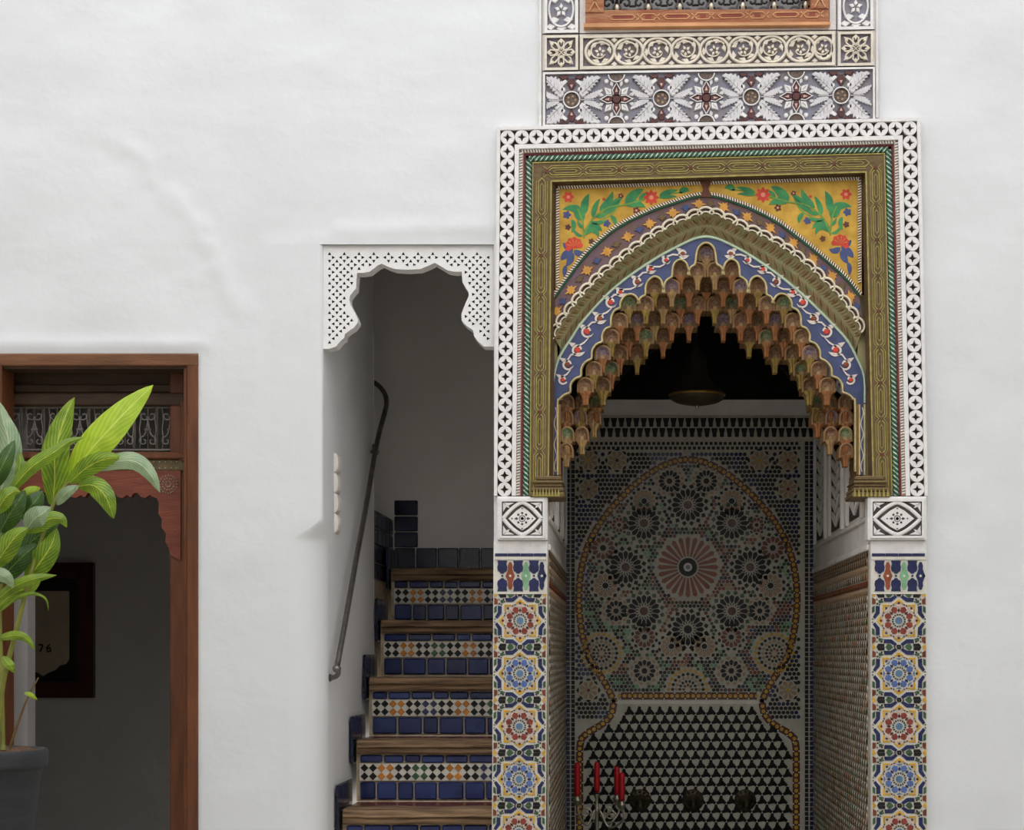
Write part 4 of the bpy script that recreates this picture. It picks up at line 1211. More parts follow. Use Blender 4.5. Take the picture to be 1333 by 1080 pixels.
for k in range(n_s):
    t_ = (k + 0.45) / (n_s + 0.45)
    for a, b in ((pth[0], pth[1]), (pth[3], pth[2])):
        put('ring', ring_me, fr, pxmat(a[0] + (b[0] - a[0]) * t_, a[1] + (b[1] - a[1]) * t_, YF))
n_t = 28
for k in range(n_t + 1):
    t_ = k / n_t
    put('ring', ring_me, fr, pxmat(pth[1][0] + (pth[2][0] - pth[1][0]) * t_, pth[1][1] + (pth[2][1] - pth[1][1]) * t_, YF))
# fine bead moulding inside the rings
def beads(d, w, pitch, m_, Y, name, parent, mats):
    t = MB(); pt_ = fpath(d)
    for a, b in zip(pt_, pt_[1:]):
        L = math.dist(a, b); n = int(L / pitch); ux, uy = (b[0] - a[0]) / L, (b[1] - a[1]) / L
        for k in range(n):
            c = (a[0] + ux * pitch * (k + 0.5), a[1] + uy * pitch * (k + 0.5)); nx, ny = -uy, ux
            h = pitch * 0.42
            t.pp([(c[0] - ux * h + nx * w / 2 + ux * 1.2, c[1] - uy * h + ny * w / 2 + uy * 1.2), (c[0] - ux * h - nx * w / 2, c[1] - uy * h - ny * w / 2),
                  (c[0] + ux * h - nx * w / 2 - ux * 1.2, c[1] + uy * h - ny * w / 2 - uy * 1.2), (c[0] + ux * h + nx * w / 2, c[1] + uy * h + ny * w / 2)], Y, 0.005, 0, 0.2)
    part(name, t, mats, parent, kind='stuff')
for q in band_polys(27, 33.5):
    mb = MB(); mb.pp(q, YF + 0.009, 0.02); part('bead_ground', mb, ['z_tan'], fr)
beads(30.2, 4.6, 3.7, 0, YF + 0.004, 'bead_moulding', fr, ['stucco'])

# ------------------------------------------------------------------ painted and gilded arch of wood
ar = thing('painted_arch', P(922, 645, 0.05), 'painted wooden arch with flowered spandrels and honeycomb vaulting over the fountain', 'arch')
YA = -0.022
for q in band_polys(33.2, 36.4):
    mb = MB(); mb.pp(q, YA, 0.03); part('maroon_fillet', mb, ['p_maroon'], ar)
# twisted green and white rope moulding
def rope(path, r_px, Y, pitch, mats, name, parent, share=0.76, n=10, step=0.9):
    t = MB(); N = int(plen(path) / step); q = resample(path, N)
    rows = [[] for _ in range(n + 1)]
    for i, p in enumerate(q):
        a = q[max(0, i - 1)]; b = q[min(N - 1, i + 1)]; d = math.dist(a, b) or 1
        nx, ny = -(b[1] - a[1]) / d, (b[0] - a[0]) / d
        for j in range(n + 1):
            th = PI * j / n; o = math.cos(th) * r_px
            rows[j].append(P(p[0] + nx * o, p[1] + ny * o, Y + (1 - math.sin(th)) * r_px / 400))
    L = plen(path) / (N - 1)
    t.loft(rows, 0, False, lambda j, i: 0 if ((i * L / pitch - 1.7 * j / n) % 1.0) < share else 1)
    return part(name, t, mats, parent, kind='stuff')
fp = fpath(40.6)
for a, b in zip(fp, fp[1:]):
    rope([a, b], 4.3, YA - 0.004, 6.2, ['p_green', 'p_rope_white'], 'rope_moulding', ar)
# olive frame with a raised line interlace
for i, q in enumerate(band_polys(45, 70.5)):
    mb = MB(); mb.pp(q, YA, 0.035); part('frame_board', mb, ['p_olive'], ar)
for d0, d1, m_ in ((45, 46.4, 'p_olive_line'), (68.6, 70.5, 'p_olive_line'), (56.6, 58.4, 'p_olive_dark')):
    for q in band_polys(d0, d1):
        mb = MB(); mb.pp(q, YA - (0.003 if d0 != 56.6 else 0.0008), 0.004); part('frame_line', mb, [m_], ar)
c0, c1 = fpath(51), fpath(64); cm = fpath(57.5)
for i in range(3):
    a, b = cm[i], cm[i + 1]; L = math.dist(a, b); ux, uy = (b[0] - a[0]) / L, (b[1] - a[1]) / L; nx, ny = -uy, ux
    n = round((L - 14) / 48); pit = (L - 14) / n
    for k in range(n):
        o = 7 + pit * k
        def at(u, v): return (a[0] + ux * (o + u) + nx * v, a[1] + uy * (o + u) + ny * v)
        t = MB()
        t.rib([at(*p) for p in ((6, -4.5), (pit - 6, -4.5), (pit - 1, 0), (pit - 6, 4.5), (6, 4.5), (1, 0))], 1.3, YA - 0.0025, 0.003, 0, True)
        t.rib([at(*p) for p in ((11, -2), (pit - 11, -2), (pit - 8, 0), (pit - 11, 2), (11, 2), (8, 0))], 0.8, YA - 0.0022, 0.003, 0, True)
        for sg in (-1, 1):
            t.rib([at(-5, sg * 7.2), at(0, sg * 3.2), at(5, sg * 7.2), at(pit - 5, sg * 7.2)], 0.9, YA - 0.0022, 0.003, 0)
        part('strapwork', t, ['p_olive_line'], ar)
        t = MB(); t.pp([at(3.2 * math.cos(q), 3.2 * math.sin(q)) for q in [j * PI / 4 for j in range(8)]], YA - 0.0035, 0.004, 0, 0.3)
        part('strapwork_boss', t, ['p_olive_dark' if k % 2 else 'p_brown'], ar)
# recessed bevel inside the frame
b0, b1 = fpath(70.5), fpath(76)
t = MB()
for i in range(3):
    p = [b0[i], b0[i + 1], b1[i + 1], b1[i]]
    if i != 1:   # stops where the arch begins
        lo, hi = (p[0], p[1]) if i == 0 else (p[1], p[0])
    t.add([P(*p[0], YA), P(*p[1], YA), P(*p[2], 0.018), P(*p[3], 0.018)], [(0, 1, 2, 3)])
part('inner_bevel', t, ['p_recess'], ar)

CA = spline([(722, 388), (745, 355), (768, 327), (800, 299.5), (834, 281), (875, 265.5), (919, 255), (965, 267), (1007, 287), (1043, 313), (1077, 341), (1100, 362), (1119, 385)], 8)
CC = spline([(719, 437), (734, 411), (770, 368), (818, 328), (862, 297.5), (890, 284), (919, 275), (945, 282), (966, 293), (1007, 312), (1049, 341), (1090, 380), (1110, 406), (1124, 431)], 8)
CG = spline([(719, 524), (719, 504), (726, 470), (744, 440), (759, 418), (795, 379), (834, 349), (879, 322.5), (919, 308), (960, 323), (1004, 351), (1043, 382), (1077, 415), (1102, 442), (1115, 465), (1125, 490), (1126, 524)], 8)
ILEFT = [(727, 614), (727, 530), (729, 521), (735, 515), (743, 511), (744, 501), (749, 494), (757, 490), (758, 480), (763, 472), (771, 467), (772, 457), (777, 449), (785, 445), (785, 437), (789, 429), (796, 425), (797, 413), (801, 405), (808, 401),
         (809, 394), (813, 387), (820, 384), (826, 386), (830, 392), (832, 395), (835, 388), (841, 384), (842, 373), (845, 366), (852, 361), (859, 365), (862, 375), (864, 381), (867, 368), (872, 363), (876, 360), (877, 349), (880, 342), (886, 339), (892, 343), (895, 351), (896.5, 358), (900, 349), (906, 344), (908, 331), (911, 322), (919, 317)]
IFULL = ILEFT + [(1838 - x + (0 if x > 760 else (1 if x > 740 else 1)), y - 0.5) for x, y in ILEFT[::-1][1:]]
IF = spline(IFULL, 4)
# spandrels
YS = 0.016
sl = fpath(75)
def yA(x):
    for a, b in zip(CA, CA[1:]):
        if a[0] <= x <= b[0]: return a[1] + (b[1] - a[1]) * (x - a[0]) / max(1e-6, b[0] - a[0])
    return CA[0][1] if x < 800 else CA[-1][1]
board = MB()
poly = [(sl[1][0], CA[0][1])] + [(sl[1][0], sl[1][1]), (sl[2][0], sl[2][1]), (sl[2][0], CA[-1][1])] + CA[::-1]
board.pp(poly, YS, 0.02)
spb = part('spandrel_board', board, ['p_ochre'], ar)
def chk(path, w, Y, name):
    t = MB(); n = int(plen(path) / 3.4); q = resample(path, n)
    t.rib(q, w, Y + 0.001, 0.004, 1)
    for i in range(n - 1):
        a, b = q[i], q[i + 1]; d = math.dist(a, b); ux, uy = (b[0] - a[0]) / d, (b[1] - a[1]) / d; nx, ny = -uy, ux
        t.pp([(a[0] + nx * w / 2 + ux * 1.5, a[1] + ny * w / 2 + uy * 1.5), (a[0] - nx * w / 2, a[1] - ny * w / 2), (a[0] - nx * w / 2 + ux * 1.7, a[1] - ny * w / 2 + uy * 1.7), (a[0] + nx * w / 2 + ux * 3.2, a[1] + ny * w / 2 + uy * 3.2)], Y, 0.003, 0)
    part(name, t, ['p_ivory', 'p_brown'], ar, kind='stuff')
s2 = fpath(78)
chk([(s2[1][0], 372), s2[1], (916, s2[1][1] + (s2[2][1] - s2[1][1]) * 0.5)], 4.2, YS - 0.006, 'checker_cord')
chk([(s2[2][0], 368), s2[2], (920, s2[1][1] + (s2[2][1] - s2[1][1]) * 0.5)], 4.2, YS - 0.006, 'checker_cord')
t = MB(); t.rib([p for p in CA if p[0] < 919], 3.2, YS - 0.007, 0.008, 0, False, 0.4); t.rib([p for p in CA if p[0] > 918], 3.2, YS - 0.007, 0.008, 0, False, 0.4)
part('green_line', t, ['p_green'], ar)
chk(offs([p for p in CA if p[0] < 918], -3.6), 3.8, YS - 0.007, 'checker_cord'); chk(offs([p for p in CA if p[0] > 920], -3.6), 3.8, YS - 0.007, 'checker_cord')
# painted flowers (thin raised paint) given for the left spandrel, mirrored for the right one
def cr(x, y): return (715 + x / 5.14, 230 + y / 5.14)
lay = [0]
def paint(pts, m_, name, parent=None):
    lay[0] = (lay[0] + 1) % 12
    for mir in (0, 1):
        q = [cr(*p) for p in pts]
        if mir: q = [(1841 - x, y - 3.5) for x, y in q]
        mb = MB(); mb.pp(q, YS - 0.0006 - 0.00012 * lay[0], 0.001); part(name, mb, [m_], spb)
def leaf2(b, c, tp, w):
    L, R = [], []
    for k in range(9):
        u = k / 8
        x = (1 - u) ** 2 * b[0] + 2 * u * (1 - u) * c[0] + u * u * tp[0]; y = (1 - u) ** 2 * b[1] + 2 * u * (1 - u) * c[1] + u * u * tp[1]
        dx = 2 * (1 - u) * (c[0] - b[0]) + 2 * u * (tp[0] - c[0]); dy = 2 * (1 - u) * (c[1] - b[1]) + 2 * u * (tp[1] - c[1]); d = math.hypot(dx, dy) or 1
        h = w * 0.6 * math.sin(PI * u ** 0.75) ** 0.8
        L.append((x - dy / d * h, y + dx / d * h)); R.append((x + dy / d * h, y - dx / d * h))
    return L + R[::-1][1:-1]
for b, c, tp, w in (((228, 300), (205, 175), (85, 220), 50), ((240, 250), (225, 175), (268, 112), 44), ((290, 275), (298, 200), (340, 145), 30), ((335, 225), (405, 190), (425, 95), 46), ((350, 250), (430, 230), (475, 150), 26),
                    ((232, 392), (300, 290), (355, 365), 44), ((236, 360), (320, 330), (330, 405), 34), ((510, 185), (560, 110), (630, 82), 52), ((512, 190), (580, 160), (645, 205), 42), ((735, 125), (800, 95), (862, 88), 26),
                    ((735, 140), (800, 128), (855, 132), 20), ((870, 110), (905, 70), (940, 98), 34), ((150, 285), (180, 330), (148, 375), 26), ((410, 260), (450, 290), (440, 330), 26), ((225, 395), (180, 400), (150, 330), 18), ((300, 265), (370, 270), (400, 225), 22), ((400, 205), (440, 160), (500, 130), 24), ((270, 300), (330, 320), (390, 290), 20), ((215, 290), (180, 270), (165, 235), 20), ((600, 160), (620, 120), (650, 110), 20), ((230, 340), (200, 330), (190, 290), 18)):
    paint(leaf2(b, c, tp, w), 'p_leaf', 'painted_leaf')
for ptsx in ([(232, 410), (222, 300), (190, 215)], [(230, 400), (290, 280), (400, 205), (500, 188), (640, 150)], [(730, 140), (800, 115), (890, 105)], [(250, 330), (330, 300), (430, 240), (480, 150)]):
    q = spline(ptsx, 5); paint(offs(q, 5) + offs(q, -5)[::-1], 'p_leaf_light', 'painted_stem')
def flower(cx, cy, R, n, m_, mc, rc):
    pts = []
    for k in range(n * 4):
        a = 2 * PI * k / (n * 4); pts.append((cx + R * (0.82 + 0.18 * math.cos(n * a)) * math.cos(a), cy + R * (0.82 + 0.18 * math.cos(n * a)) * math.sin(a)))
    paint(pts, m_, 'painted_flower'); paint(ngon(cx, cy, rc, 10), mc, 'painted_flower_eye')
flower(682, 138, 54, 8, 'p_red', 'p_pink', 16); flower(127, 135, 40, 6, 'p_red', 'p_pink', 12)
fan = [(160, 478)]
for k in range(13):
    a = math.radians(225 - 20 * k); fan.append((165 + 62 * (1 if k % 2 else 0.86) * math.cos(a), 462 - 62 * (1 if k % 2 else 0.86) * math.sin(a)))
paint(fan, 'p_red', 'painted_fan_flower')
for k in range(5):
    a = math.radians(170 - 35 * k); q = [(165, 465), (165 + 46 * math.cos(a - .05), 462 - 46 * math.sin(a - .05)), (165 + 46 * math.cos(a + .05), 462 - 46 * math.sin(a + .05))]; paint(q, 'p_orange', 'painted_fan_ray')
for cx, cy, R, m_ in ((118, 255, 30, 'p_blue'), (385, 312, 28, 'p_blue'), (125, 337, 23, 'p_brown'), (282, 432, 22, 'p_brown'), (478, 128, 20, 'p_brown'), (583, 225, 26, 'p_brown'), (365, 150, 12, 'p_red')):
    flower(cx, cy, R, 5, m_, 'p_pink' if cx in (478, 583) else m_, R * 0.3)
for b, c, tp, w in (((160, 490), (110, 470), (92, 440), 34), ((160, 490), (100, 520), (78, 560), 44), ((150, 500), (150, 560), (110, 600), 40), ((165, 490), (200, 530), (240, 500), 34), ((115, 590), (95, 630), (105, 680), 26)):
    paint(leaf2(b, c, tp, w), 'p_blue', 'painted_blue_leaf')
# flowered band between the cord and the white chain
t = MB(); A2, C2 = resample(CA, 70), resample(CC, 70)
t.loft([[P(x, y, YS) for x, y in A2], [P(x, y, YS + 0.006) for x, y in C2]])
part('plum_band', t, ['p_plum'], ar)
mid = resample([((a[0] + b[0]) / 2, (a[1] + b[1]) / 2 - 1) for a, b in zip(A2, C2)], 200)
nm = 30
for k in range(nm):
    i = int((k + 0.5) / nm * 199); p = mid[i]; a = mid[max(0, i - 2)]; b = mid[min(199, i + 2)]; an = math.atan2(b[1] - a[1], b[0] - a[0])
    t = MB(); R = 9.2 if k % 2 == 0 else 6.4
    pts = []
    for q in range(16):
        th = 2 * PI * q / 16; r_ = R * (1.0 if q % 4 == 0 else (0.8 if q % 4 == 2 else 0.55)); r_ *= 1.1 if q % 8 == 0 else 0.85
        x, y = rot((r_ * math.cos(th), r_ * math.sin(th)), an + 0.3); pts.append((p[0] + x, p[1] + y))
    t.pp(pts, YS - 0.001, 0.004); part('band_flower', t, ['p_orange' if k % 2 == 0 else ('p_blue' if k % 4 == 1 else 'p_olive')], ar)
# white chain of little interlaced arches
CN = resample(CC, 200); nch = 31; total = plen(CC); pitch = total / nch
for k in range(nch):
    s0 = (k + 0.5) / nch * 199; i = int(s0); p = CN[i]; a = CN[max(0, i - 2)]; b = CN[min(199, i + 2)]; an = math.atan2(b[1] - a[1], b[0] - a[0])
    t = MB(); h = pitch * 0.62
    arcp = [rot((-h * math.cos(PI * q / 10), -9.0 * math.sin(PI * q / 10) + 3.4), an) for q in range(11)]
    t.rib([(p[0] + x, p[1] + y) for x, y in arcp], 3.5, YS - 0.012, 0.02, 0, False, 0.3)
    arc2 = [rot((-h * 0.62 * math.cos(PI * q / 8), -3.4 * math.sin(PI * q / 8) + 3.8), an) for q in range(9)]
    t.rib([(p[0] + x, p[1] + y) for x, y in arc2], 2.6, YS - 0.009, 0.018, 0, False, 0.3)
    part('chain_link', t, ['p_ivory'], ar)
# carved cove between the chain and the pale line
t = MB(); C3 = resample(offs(CC, 2.5), 90); G3 = resample(CG, 90)
lo_, hi_ = [], []
Gs = [p for p in CG if p[1] < 462]; G3 = resample(Gs, 90)
rowsC = []
for q in range(7):
    u = q / 6; Yq = YS + 0.004 + 0.035 * math.sin(u * PI / 2)
    rowsC.append([P(a[0] + (b[0] - a[0]) * u, a[1] + (b[1] - a[1]) * u, Yq) for a, b in zip(C3, G3)])
t.loft(rowsC); part('cove', t, ['p_cove'], ar, True)
t = MB(); n = 118
C4, G4 = resample(C3, n), resample(G3, n)
def cv(kf, u, lift):
    kf = max(0, min(n - 1.001, kf)); k0 = int(kf); f = kf - k0
    a = [C4[k0][q] + (C4[k0 + 1][q] - C4[k0][q]) * f for q in (0, 1)]; b = [G4[k0][q] + (G4[k0 + 1][q] - G4[k0][q]) * f for q in (0, 1)]
    return P(a[0] + (b[0] - a[0]) * u, a[1] + (b[1] - a[1]) * u, YS + 0.004 + 0.035 * math.sin(u * PI / 2) - lift)
for k in range(n):
    sg = 1 if k < n / 2 else -1
    for j, (u0, u1, dk) in enumerate(((0.08, 0.52, 2.2), (0.96, 0.54, 2.2))):
        um = (u0 + u1) / 2
        t.add([cv(k, u0, 0.0005), cv(k + sg * dk * 0.5 - 0.42, um, 0.002), cv(k + sg * dk, u1, 0.0005), cv(k + sg * dk * 0.5 + 0.42, um, 0.002), cv(k + sg * dk * 0.5, um, 0.007)],
              [(0, 1, 4), (1, 2, 4), (2, 3, 4), (3, 0, 4)], 0 if (k + j) % 3 else 1)
part('cove_leaves', t, ['p_cove_leaf', 'm_rim'], ar, kind='stuff')
for q in ([(713, 384), (722, 384), (726, 470), (721, 530), (721, 622), (713, 622)], [(1131, 384), (1119, 384), (1116, 470), (1124, 530), (1124, 622), (1133, 622)]):
    t = MB(); t.pp(q, 0.047, 0.02); part('cove_return', t, ['p_cove'], ar)
t = MB(); t.pp([(912, 236), (926, 236), (922, 245), (926, 256), (912, 256), (916, 245)], YS - 0.008, 0.012); part('crown_knot', t, ['p_brown'], ar)
# pale line, blue band with scrolls, ivory lobed edge
YBN = 0.045
t = MB(); t.rib(resample(CG, 160), 4.0, YBN - 0.006, 0.012, 0, False, 0.4); part('pale_moulding', t, ['p_seafoam'], ar, True)
t = MB()
band = CG + [(1127, 616), (1112, 614)] + IF[::-1] + [(719, 616)]
t.plate(band, [], YBN, 0.03); part('blue_band', t, ['p_band_blue'], ar)
t = MB(); t.rib(offs(IF, -1.5), 4.2, YBN - 0.008, 0.03, 0, False, 0.4); part('lobed_edge', t, ['p_ivory_old'], ar, True)
scr_ = [(889, 330, 5), (867, 338, 4), (847, 350, 4.5), (830, 366, 5.2), (808, 380, 4.5), (795, 393, 5.6), (781, 414, 5.6), (764, 431, 6.2), (752, 455, 6.4), (739, 474, 5.6), (732.5, 494, 4.6)]
for mir in (0, 1):
    for k, (x, y, R) in enumerate(scr_):
        R *= 1.32
        fx = (lambda v: 1840 - v) if mir else (lambda v: v)
        pts = [(x + R * (1 - 0.55 * j / 16) * math.cos(0.5 + 0.36 * j), y + R * (1 - 0.55 * j / 16) * math.sin(0.5 + 0.36 * j)) for j in range(17)][::-1]
        nxt = scr_[min(k + 1, len(scr_) - 1)]
        pts += [((x + nxt[0]) / 2 + 2 * (1 if k % 2 else -1), (y + nxt[1]) / 2 + 3 * (1 if k % 2 else -1)), (nxt[0] - 2, nxt[1] - 3)] if k < len(scr_) - 1 else []
        t = MB(); t.rib([(fx(a), b) for a, b in pts], lambda u: 2.1 + 1.2 * (1 - u), YBN - 0.003, 0.004)
        t.pp([(fx(x + a), y + b) for a, b in [(-R * .9, -R * .4), (-R * 1.5, -R * 1.2), (-R * .3, -R * 1.0)]], YBN - 0.003, 0.004)
        part('scroll', t, ['p_scroll'], ar)
        t = MB(); t.pp(ngon(fx(x), y, R * 0.5, 9), YBN - 0.0035, 0.004, 0, 0.2); part('scroll_eye', t, ['p_red' if k % 3 else 'z_rust'], ar)
# straight foot of the blue band
for x0_, x1_, xi in ((719, 727, 730), (1118, 1126.5, 1115)):
    t = MB(); t.pp([(x0_, 526), (x1_, 526), (x1_, 618), (x0_, 618)], YBN - 0.002, 0.03); part('band_foot', t, ['p_band_blue'], ar)
    for a, b in ((x0_, x0_ + 2), (x1_ - 2, x1_)):
        t = MB(); t.pp([(a, 526), (b, 526), (b, 618), (a, 618)], YBN - 0.006, 0.03); part('band_fillet', t, ['p_ivory_old'], ar)
    t = MB(); t.rib([((x0_ + x1_) / 2 + 1.6 * math.sin(q * 0.9), 530 + 4 * q) for q in range(22)], 1.1, YBN - 0.004, 0.004); part('foot_vine', t, ['p_scroll'], ar)
    t = MB(); t.pp([(min(xi, x1_ if xi > x1_ else x0_), 526), (max(xi, x1_ if xi > x1_ else x0_), 526), (max(xi, x1_ if xi > x1_ else x0_), 618), (min(xi, x1_ if xi > x1_ else x0_), 618)], YBN - 0.004, 0.16); part('inner_post', t, ['m_rim'], ar)
# carved brackets at the springing
for x0_, x1_, sg in ((689, 731, 1), (1107, 1160, -1)):
    t = MB()
    for j, (a, b, e) in enumerate(((619, 625, 0), (625, 629, 2), (629, 634, 1), (634, 640, 3), (640, 647, 4))):
        q0, q1 = P(x0_ - (e if sg < 0 else 0) + 8 - e * 2 if sg > 0 else x0_ - e + 6, b, YA - 0.01 - 0.004 * e), P(x1_ + (e if sg > 0 else 0) - (0 if sg > 0 else 8 - 2 * e), a, YA - 0.01 - 0.004 * e)
        t.bbox(q0.x, q1.x, YA - 0.008 - 0.004 * e, 0.12, q0.z, q1.z, 0, 0.004)
    br = part('bracket', t, ['p_olive'], ar)
    t = MB()
    for k in range(9):
        xk = min(x0_, x1_) + 6 + (x1_ - x0_ - 10) * k / 8
        t.pp([(xk - 2, 646), (xk, 634), (xk + 2, 646)], YA - 0.03, 0.012, 0, 0.1)
    part('bracket_leaves', t, ['p_olive_line'], br, kind='stuff')

# ------------------------------------------------------------------ honeycomb vaulting
def hood(col):
    t = LMB(); n = 12
    def arch(w, top, bot):
        pts = [(-w, bot)]
        for k in range(n + 1):
            a = PI - PI * k / n; x = w * math.cos(a); y = -(top) * math.sin(a) ** 0.85
            pts.append((x, y))
        pts.append((w, bot)); return pts
    o = arch(10.9, 11.5, 8.5); i1 = arch(8.6, 9.4, 8.5); i2 = arch(5.2, 5.6, 8.5); m = len(o)
    rows = [[(x, 0.09, -y) for x, y in o], [(x, 0.0, -y) for x, y in o], [(x, -0.002, -y) for x, y in i1]]
    t.loft(rows, 0)
    t.loft([rows[2], [(x, 0.009, -y) for x, y in i2]], 1)
    t.add([(x, 0.009, -y) for x, y in i2], [tuple(range(len(i2)))], 1)
    # folded facets low inside the hood
    for sx in (-1, 1):
        t.add([(sx * 8.6, 0.0, -8.5), (sx * 3.2, 0.007, -8.5), (sx * 4.0, 0.008, 0.5), (sx * 8.6, 0.002, -1.0)], [(0, 1, 2, 3)], 0)
    t.add([(-10.9, 0.0, -8.5), (10.9, 0.0, -8.5), (10.9, 0.09, -8.5), (-10.9, 0.09, -8.5)], [(0, 1, 2, 3)], 0)
    t.add([(-3.2, 0.006, -8.5), (3.2, 0.006, -8.5), (2.2, 0.007, -2.5), (0, 0.008, -0.5), (-2.2, 0.007, -2.5)], [(0, 1, 2, 3, 4)], 2)
    t.add([(-10.9, 0.07, -8.5), (10.9, 0.07, -8.5), (10.9, 0.07, 2), (0, 0.07, 11), (-10.9, 0.07, 2)], [(0, 1, 2, 3, 4)], 0)
    return t.mesh('muqarnas_cell', ['m_rim', col, 'm_tan'])
def pend(col):
    t = LMB()
    def sec(z, w, y0, y1): return [(-w, y1, z), (-w, y0 + 0.004, z), (-w * 0.35, y0, z), (0, y0 + 0.003, z), (w * 0.35, y0, z), (w, y0 + 0.004, z), (w, y1, z)]
    rows = [sec(-6.5, 6.6, -0.004, 0.06), sec(-9.5, 5.4, -0.002, 0.06), sec(-13, 3.6, 0.001, 0.06), sec(-18, 2.9, 0.002, 0.055), sec(-24.5, 2.7, 0.004, 0.05)]
    t.loft(rows, 0); t.add(rows[-1], [tuple(range(7))])
    return t.mesh('pendant', [col])
HD = {c: hood(c) for c in ('m_brown', 'm_green', 'm_purple')}
PD = {c: pend(c) for c in ('m_tan', 'm_orange', 'm_yellow')}
ROWY = [331, 352, 374, 396, 418, 439, 460, 481, 502, 524, 544, 566, 587]
LEFT = [0, 1.5, 3, 4.5, 5, 5.5, 6, 6.5, 7, 8, 8, 8, 8]
GAP = [-1, -1, -1, -1, 0.4, 1.9, 3.3, 4.6, 5.2, 5.9, 6.4, 6.9, 7.4]
rm = random.Random(2)
for r, y in enumerate(ROWY):
    os_ = [k + (0.5 if r % 2 else 0.0) for k in range(0, 9)]
    if r == 9: os_ = [8.05, 7.2, 6.35]
    if r == 10: os_ = [8.1, 7.3, 6.5]
    if r == 11: os_ = [8.05, 7.2]
    if r == 12: os_ = [8.1]
    for o in os_:
        if o > LEFT[r] + 0.2 or o < GAP[r]: continue
        for sg in ((-1, 1) if o > 0 else (1,)):
            x = 919.5 + sg * o * 22.5
            rt = next(i for i, l in enumerate(LEFT) if l + 0.2 >= o)
            if r >= 9: dep = {9: 1, 10: 1, 11: 0, 12: 0}[r] + round((8.1 - o) / 0.8) * 1.2
            else: dep = r - rt
            Yc = YBN + 0.014 + 0.04 * dep
            col = ('m_brown' if (r + int(o * 2)) % 3 else ('m_green' if r % 2 else 'm_purple'))
            sx = 1.0 if r < 9 else 0.86
            cell = put('muqarnas_cell', HD[col], ar, pxmat(x, y, Yc, 0, sx, 1.0))
            put('pendant', PD[rm.choice(['m_tan', 'm_orange', 'm_orange', 'm_yellow'])], cell, pxmat(x, y, Yc, 0, sx * (1.35 if r > 7 else 1.0), 1.0 if r < 12 else 0.8))
# dark boards that close the vault behind the cells
t = MB()
vb = [(735, 600), (735, 520), (760, 500), (784, 452), (806, 425), (830, 396), (866, 372), (919, 330), (972, 372), (1008, 396), (1032, 425), (1054, 452), (1078, 500), (1103, 520), (1103, 600), (1090, 590), (1066, 545), (1040, 505), (1010, 470), (960, 440), (919, 410), (878, 440), (828, 470), (798, 505), (772, 545), (748, 590)]
t.pp(vb, 0.36, 0.02, 0, 0, True)
part('vault_backing', t, ['wood_black'], ar)
mb = MB(); mb.box(X(690), X(1160), 0.075, 0.1, Z(340), Z(190)); 
for a, b, c_ in ((690, 727, 0), (1121, 1160, 0)): mb.box(X(a), X(b), 0.075, 0.1, Z(646), Z(330))
part('carcass', mb, ['wood_black'], ar)
# ------------------------------------------------------------------ carved plaster frieze above the frame
YZ = -0.022
fz = thing('plaster_frieze', P(922, 165, 0), 'carved plaster frieze with red flowers, grey leaves and scroll panels under the window', 'frieze')
sk = lambda x, y: (x, y - 0.0165 * (x - 708))
def skp(pts): return [sk(*p) for p in pts]
t = MB(); t.pp(skp([(706, -260), (762, -260), (762, 34), (1080, 40), (1080, -256), (1139, -252), (1141, 166), (706, 166)]), YZ + 0.012, 0.011)
part('bed', t, ['stucco'], fz)
def slab(x0, x1, y0, y1, ground, bw=3.0, edge='stucco'):
    t = MB(); t.pp(skp([(x0, y0), (x1, y0), (x1, y1), (x0, y1)]), YZ + 0.010, 0.014)
    s_ = part('panel', t, [ground], fz)
    t = MB(); t.rib(skp([(x0 + bw / 2, y0 + bw / 2), (x1 - bw / 2, y0 + bw / 2), (x1 - bw / 2, y1 - bw / 2), (x0 + bw / 2, y1 - bw / 2)]), bw, YZ - 0.001, 0.012, 0, True)
    part('panel_border', t, [edge], s_)
    return s_
def carve(s_, name, pts, m_, h=0.0, bev=0.12):
    t = MB(); t.pp(skp(pts), YZ + h, 0.0105 - h, 0, bev); return part(name, t, [m_], s_)
def carver(s_, name, pts, w, m_, h=0.0, closed=False):
    t = MB(); t.rib(skp(pts), w, YZ + h, 0.0105 - h, 0, closed, 0.35); return part(name, t, [m_], s_)
# flower and leaf panel
fp_ = slab(707, 1139, 94, 165, 'ground_lilac', 2.6)
CY = 130.5; TOP, BOT = 98.5, 161.5
def clipy(pts): return [(x, max(TOP, min(BOT, y))) for x, y in pts]
def serr(bx, by, tx, ty, w, bend):
    """feathered leaf outline from base to tip"""
    L, R = [], []; n = 14
    dx, dy = tx - bx, ty - by; d = math.hypot(dx, dy); nx, ny = -dy / d, dx / d
    for k in range(n + 1):
        u = k / n; cxx = bx + dx * u + nx * bend * math.sin(PI * u); cyy = by + dy * u + ny * bend * math.sin(PI * u)
        h = w / 2 * math.sin(PI * min(1, 0.1 + u * 0.9)) ** 0.7 * (1.0 if k % 2 else 0.66)
        if k == n: h = 0
        L.append((cxx + nx * h - dx / d * (2 if k % 2 else 0) * -1, cyy + ny * h - dy / d * (2 if k % 2 else 0) * -1)); R.append((cxx - nx * h + dx / d * (2 if k % 2 else 0), cyy - ny * h + dy / d * (2 if k % 2 else 0)))
    return L + R[::-1][1:]
def clipx(pts): return [(max(711, min(1135, x)), y) for x, y in pts]
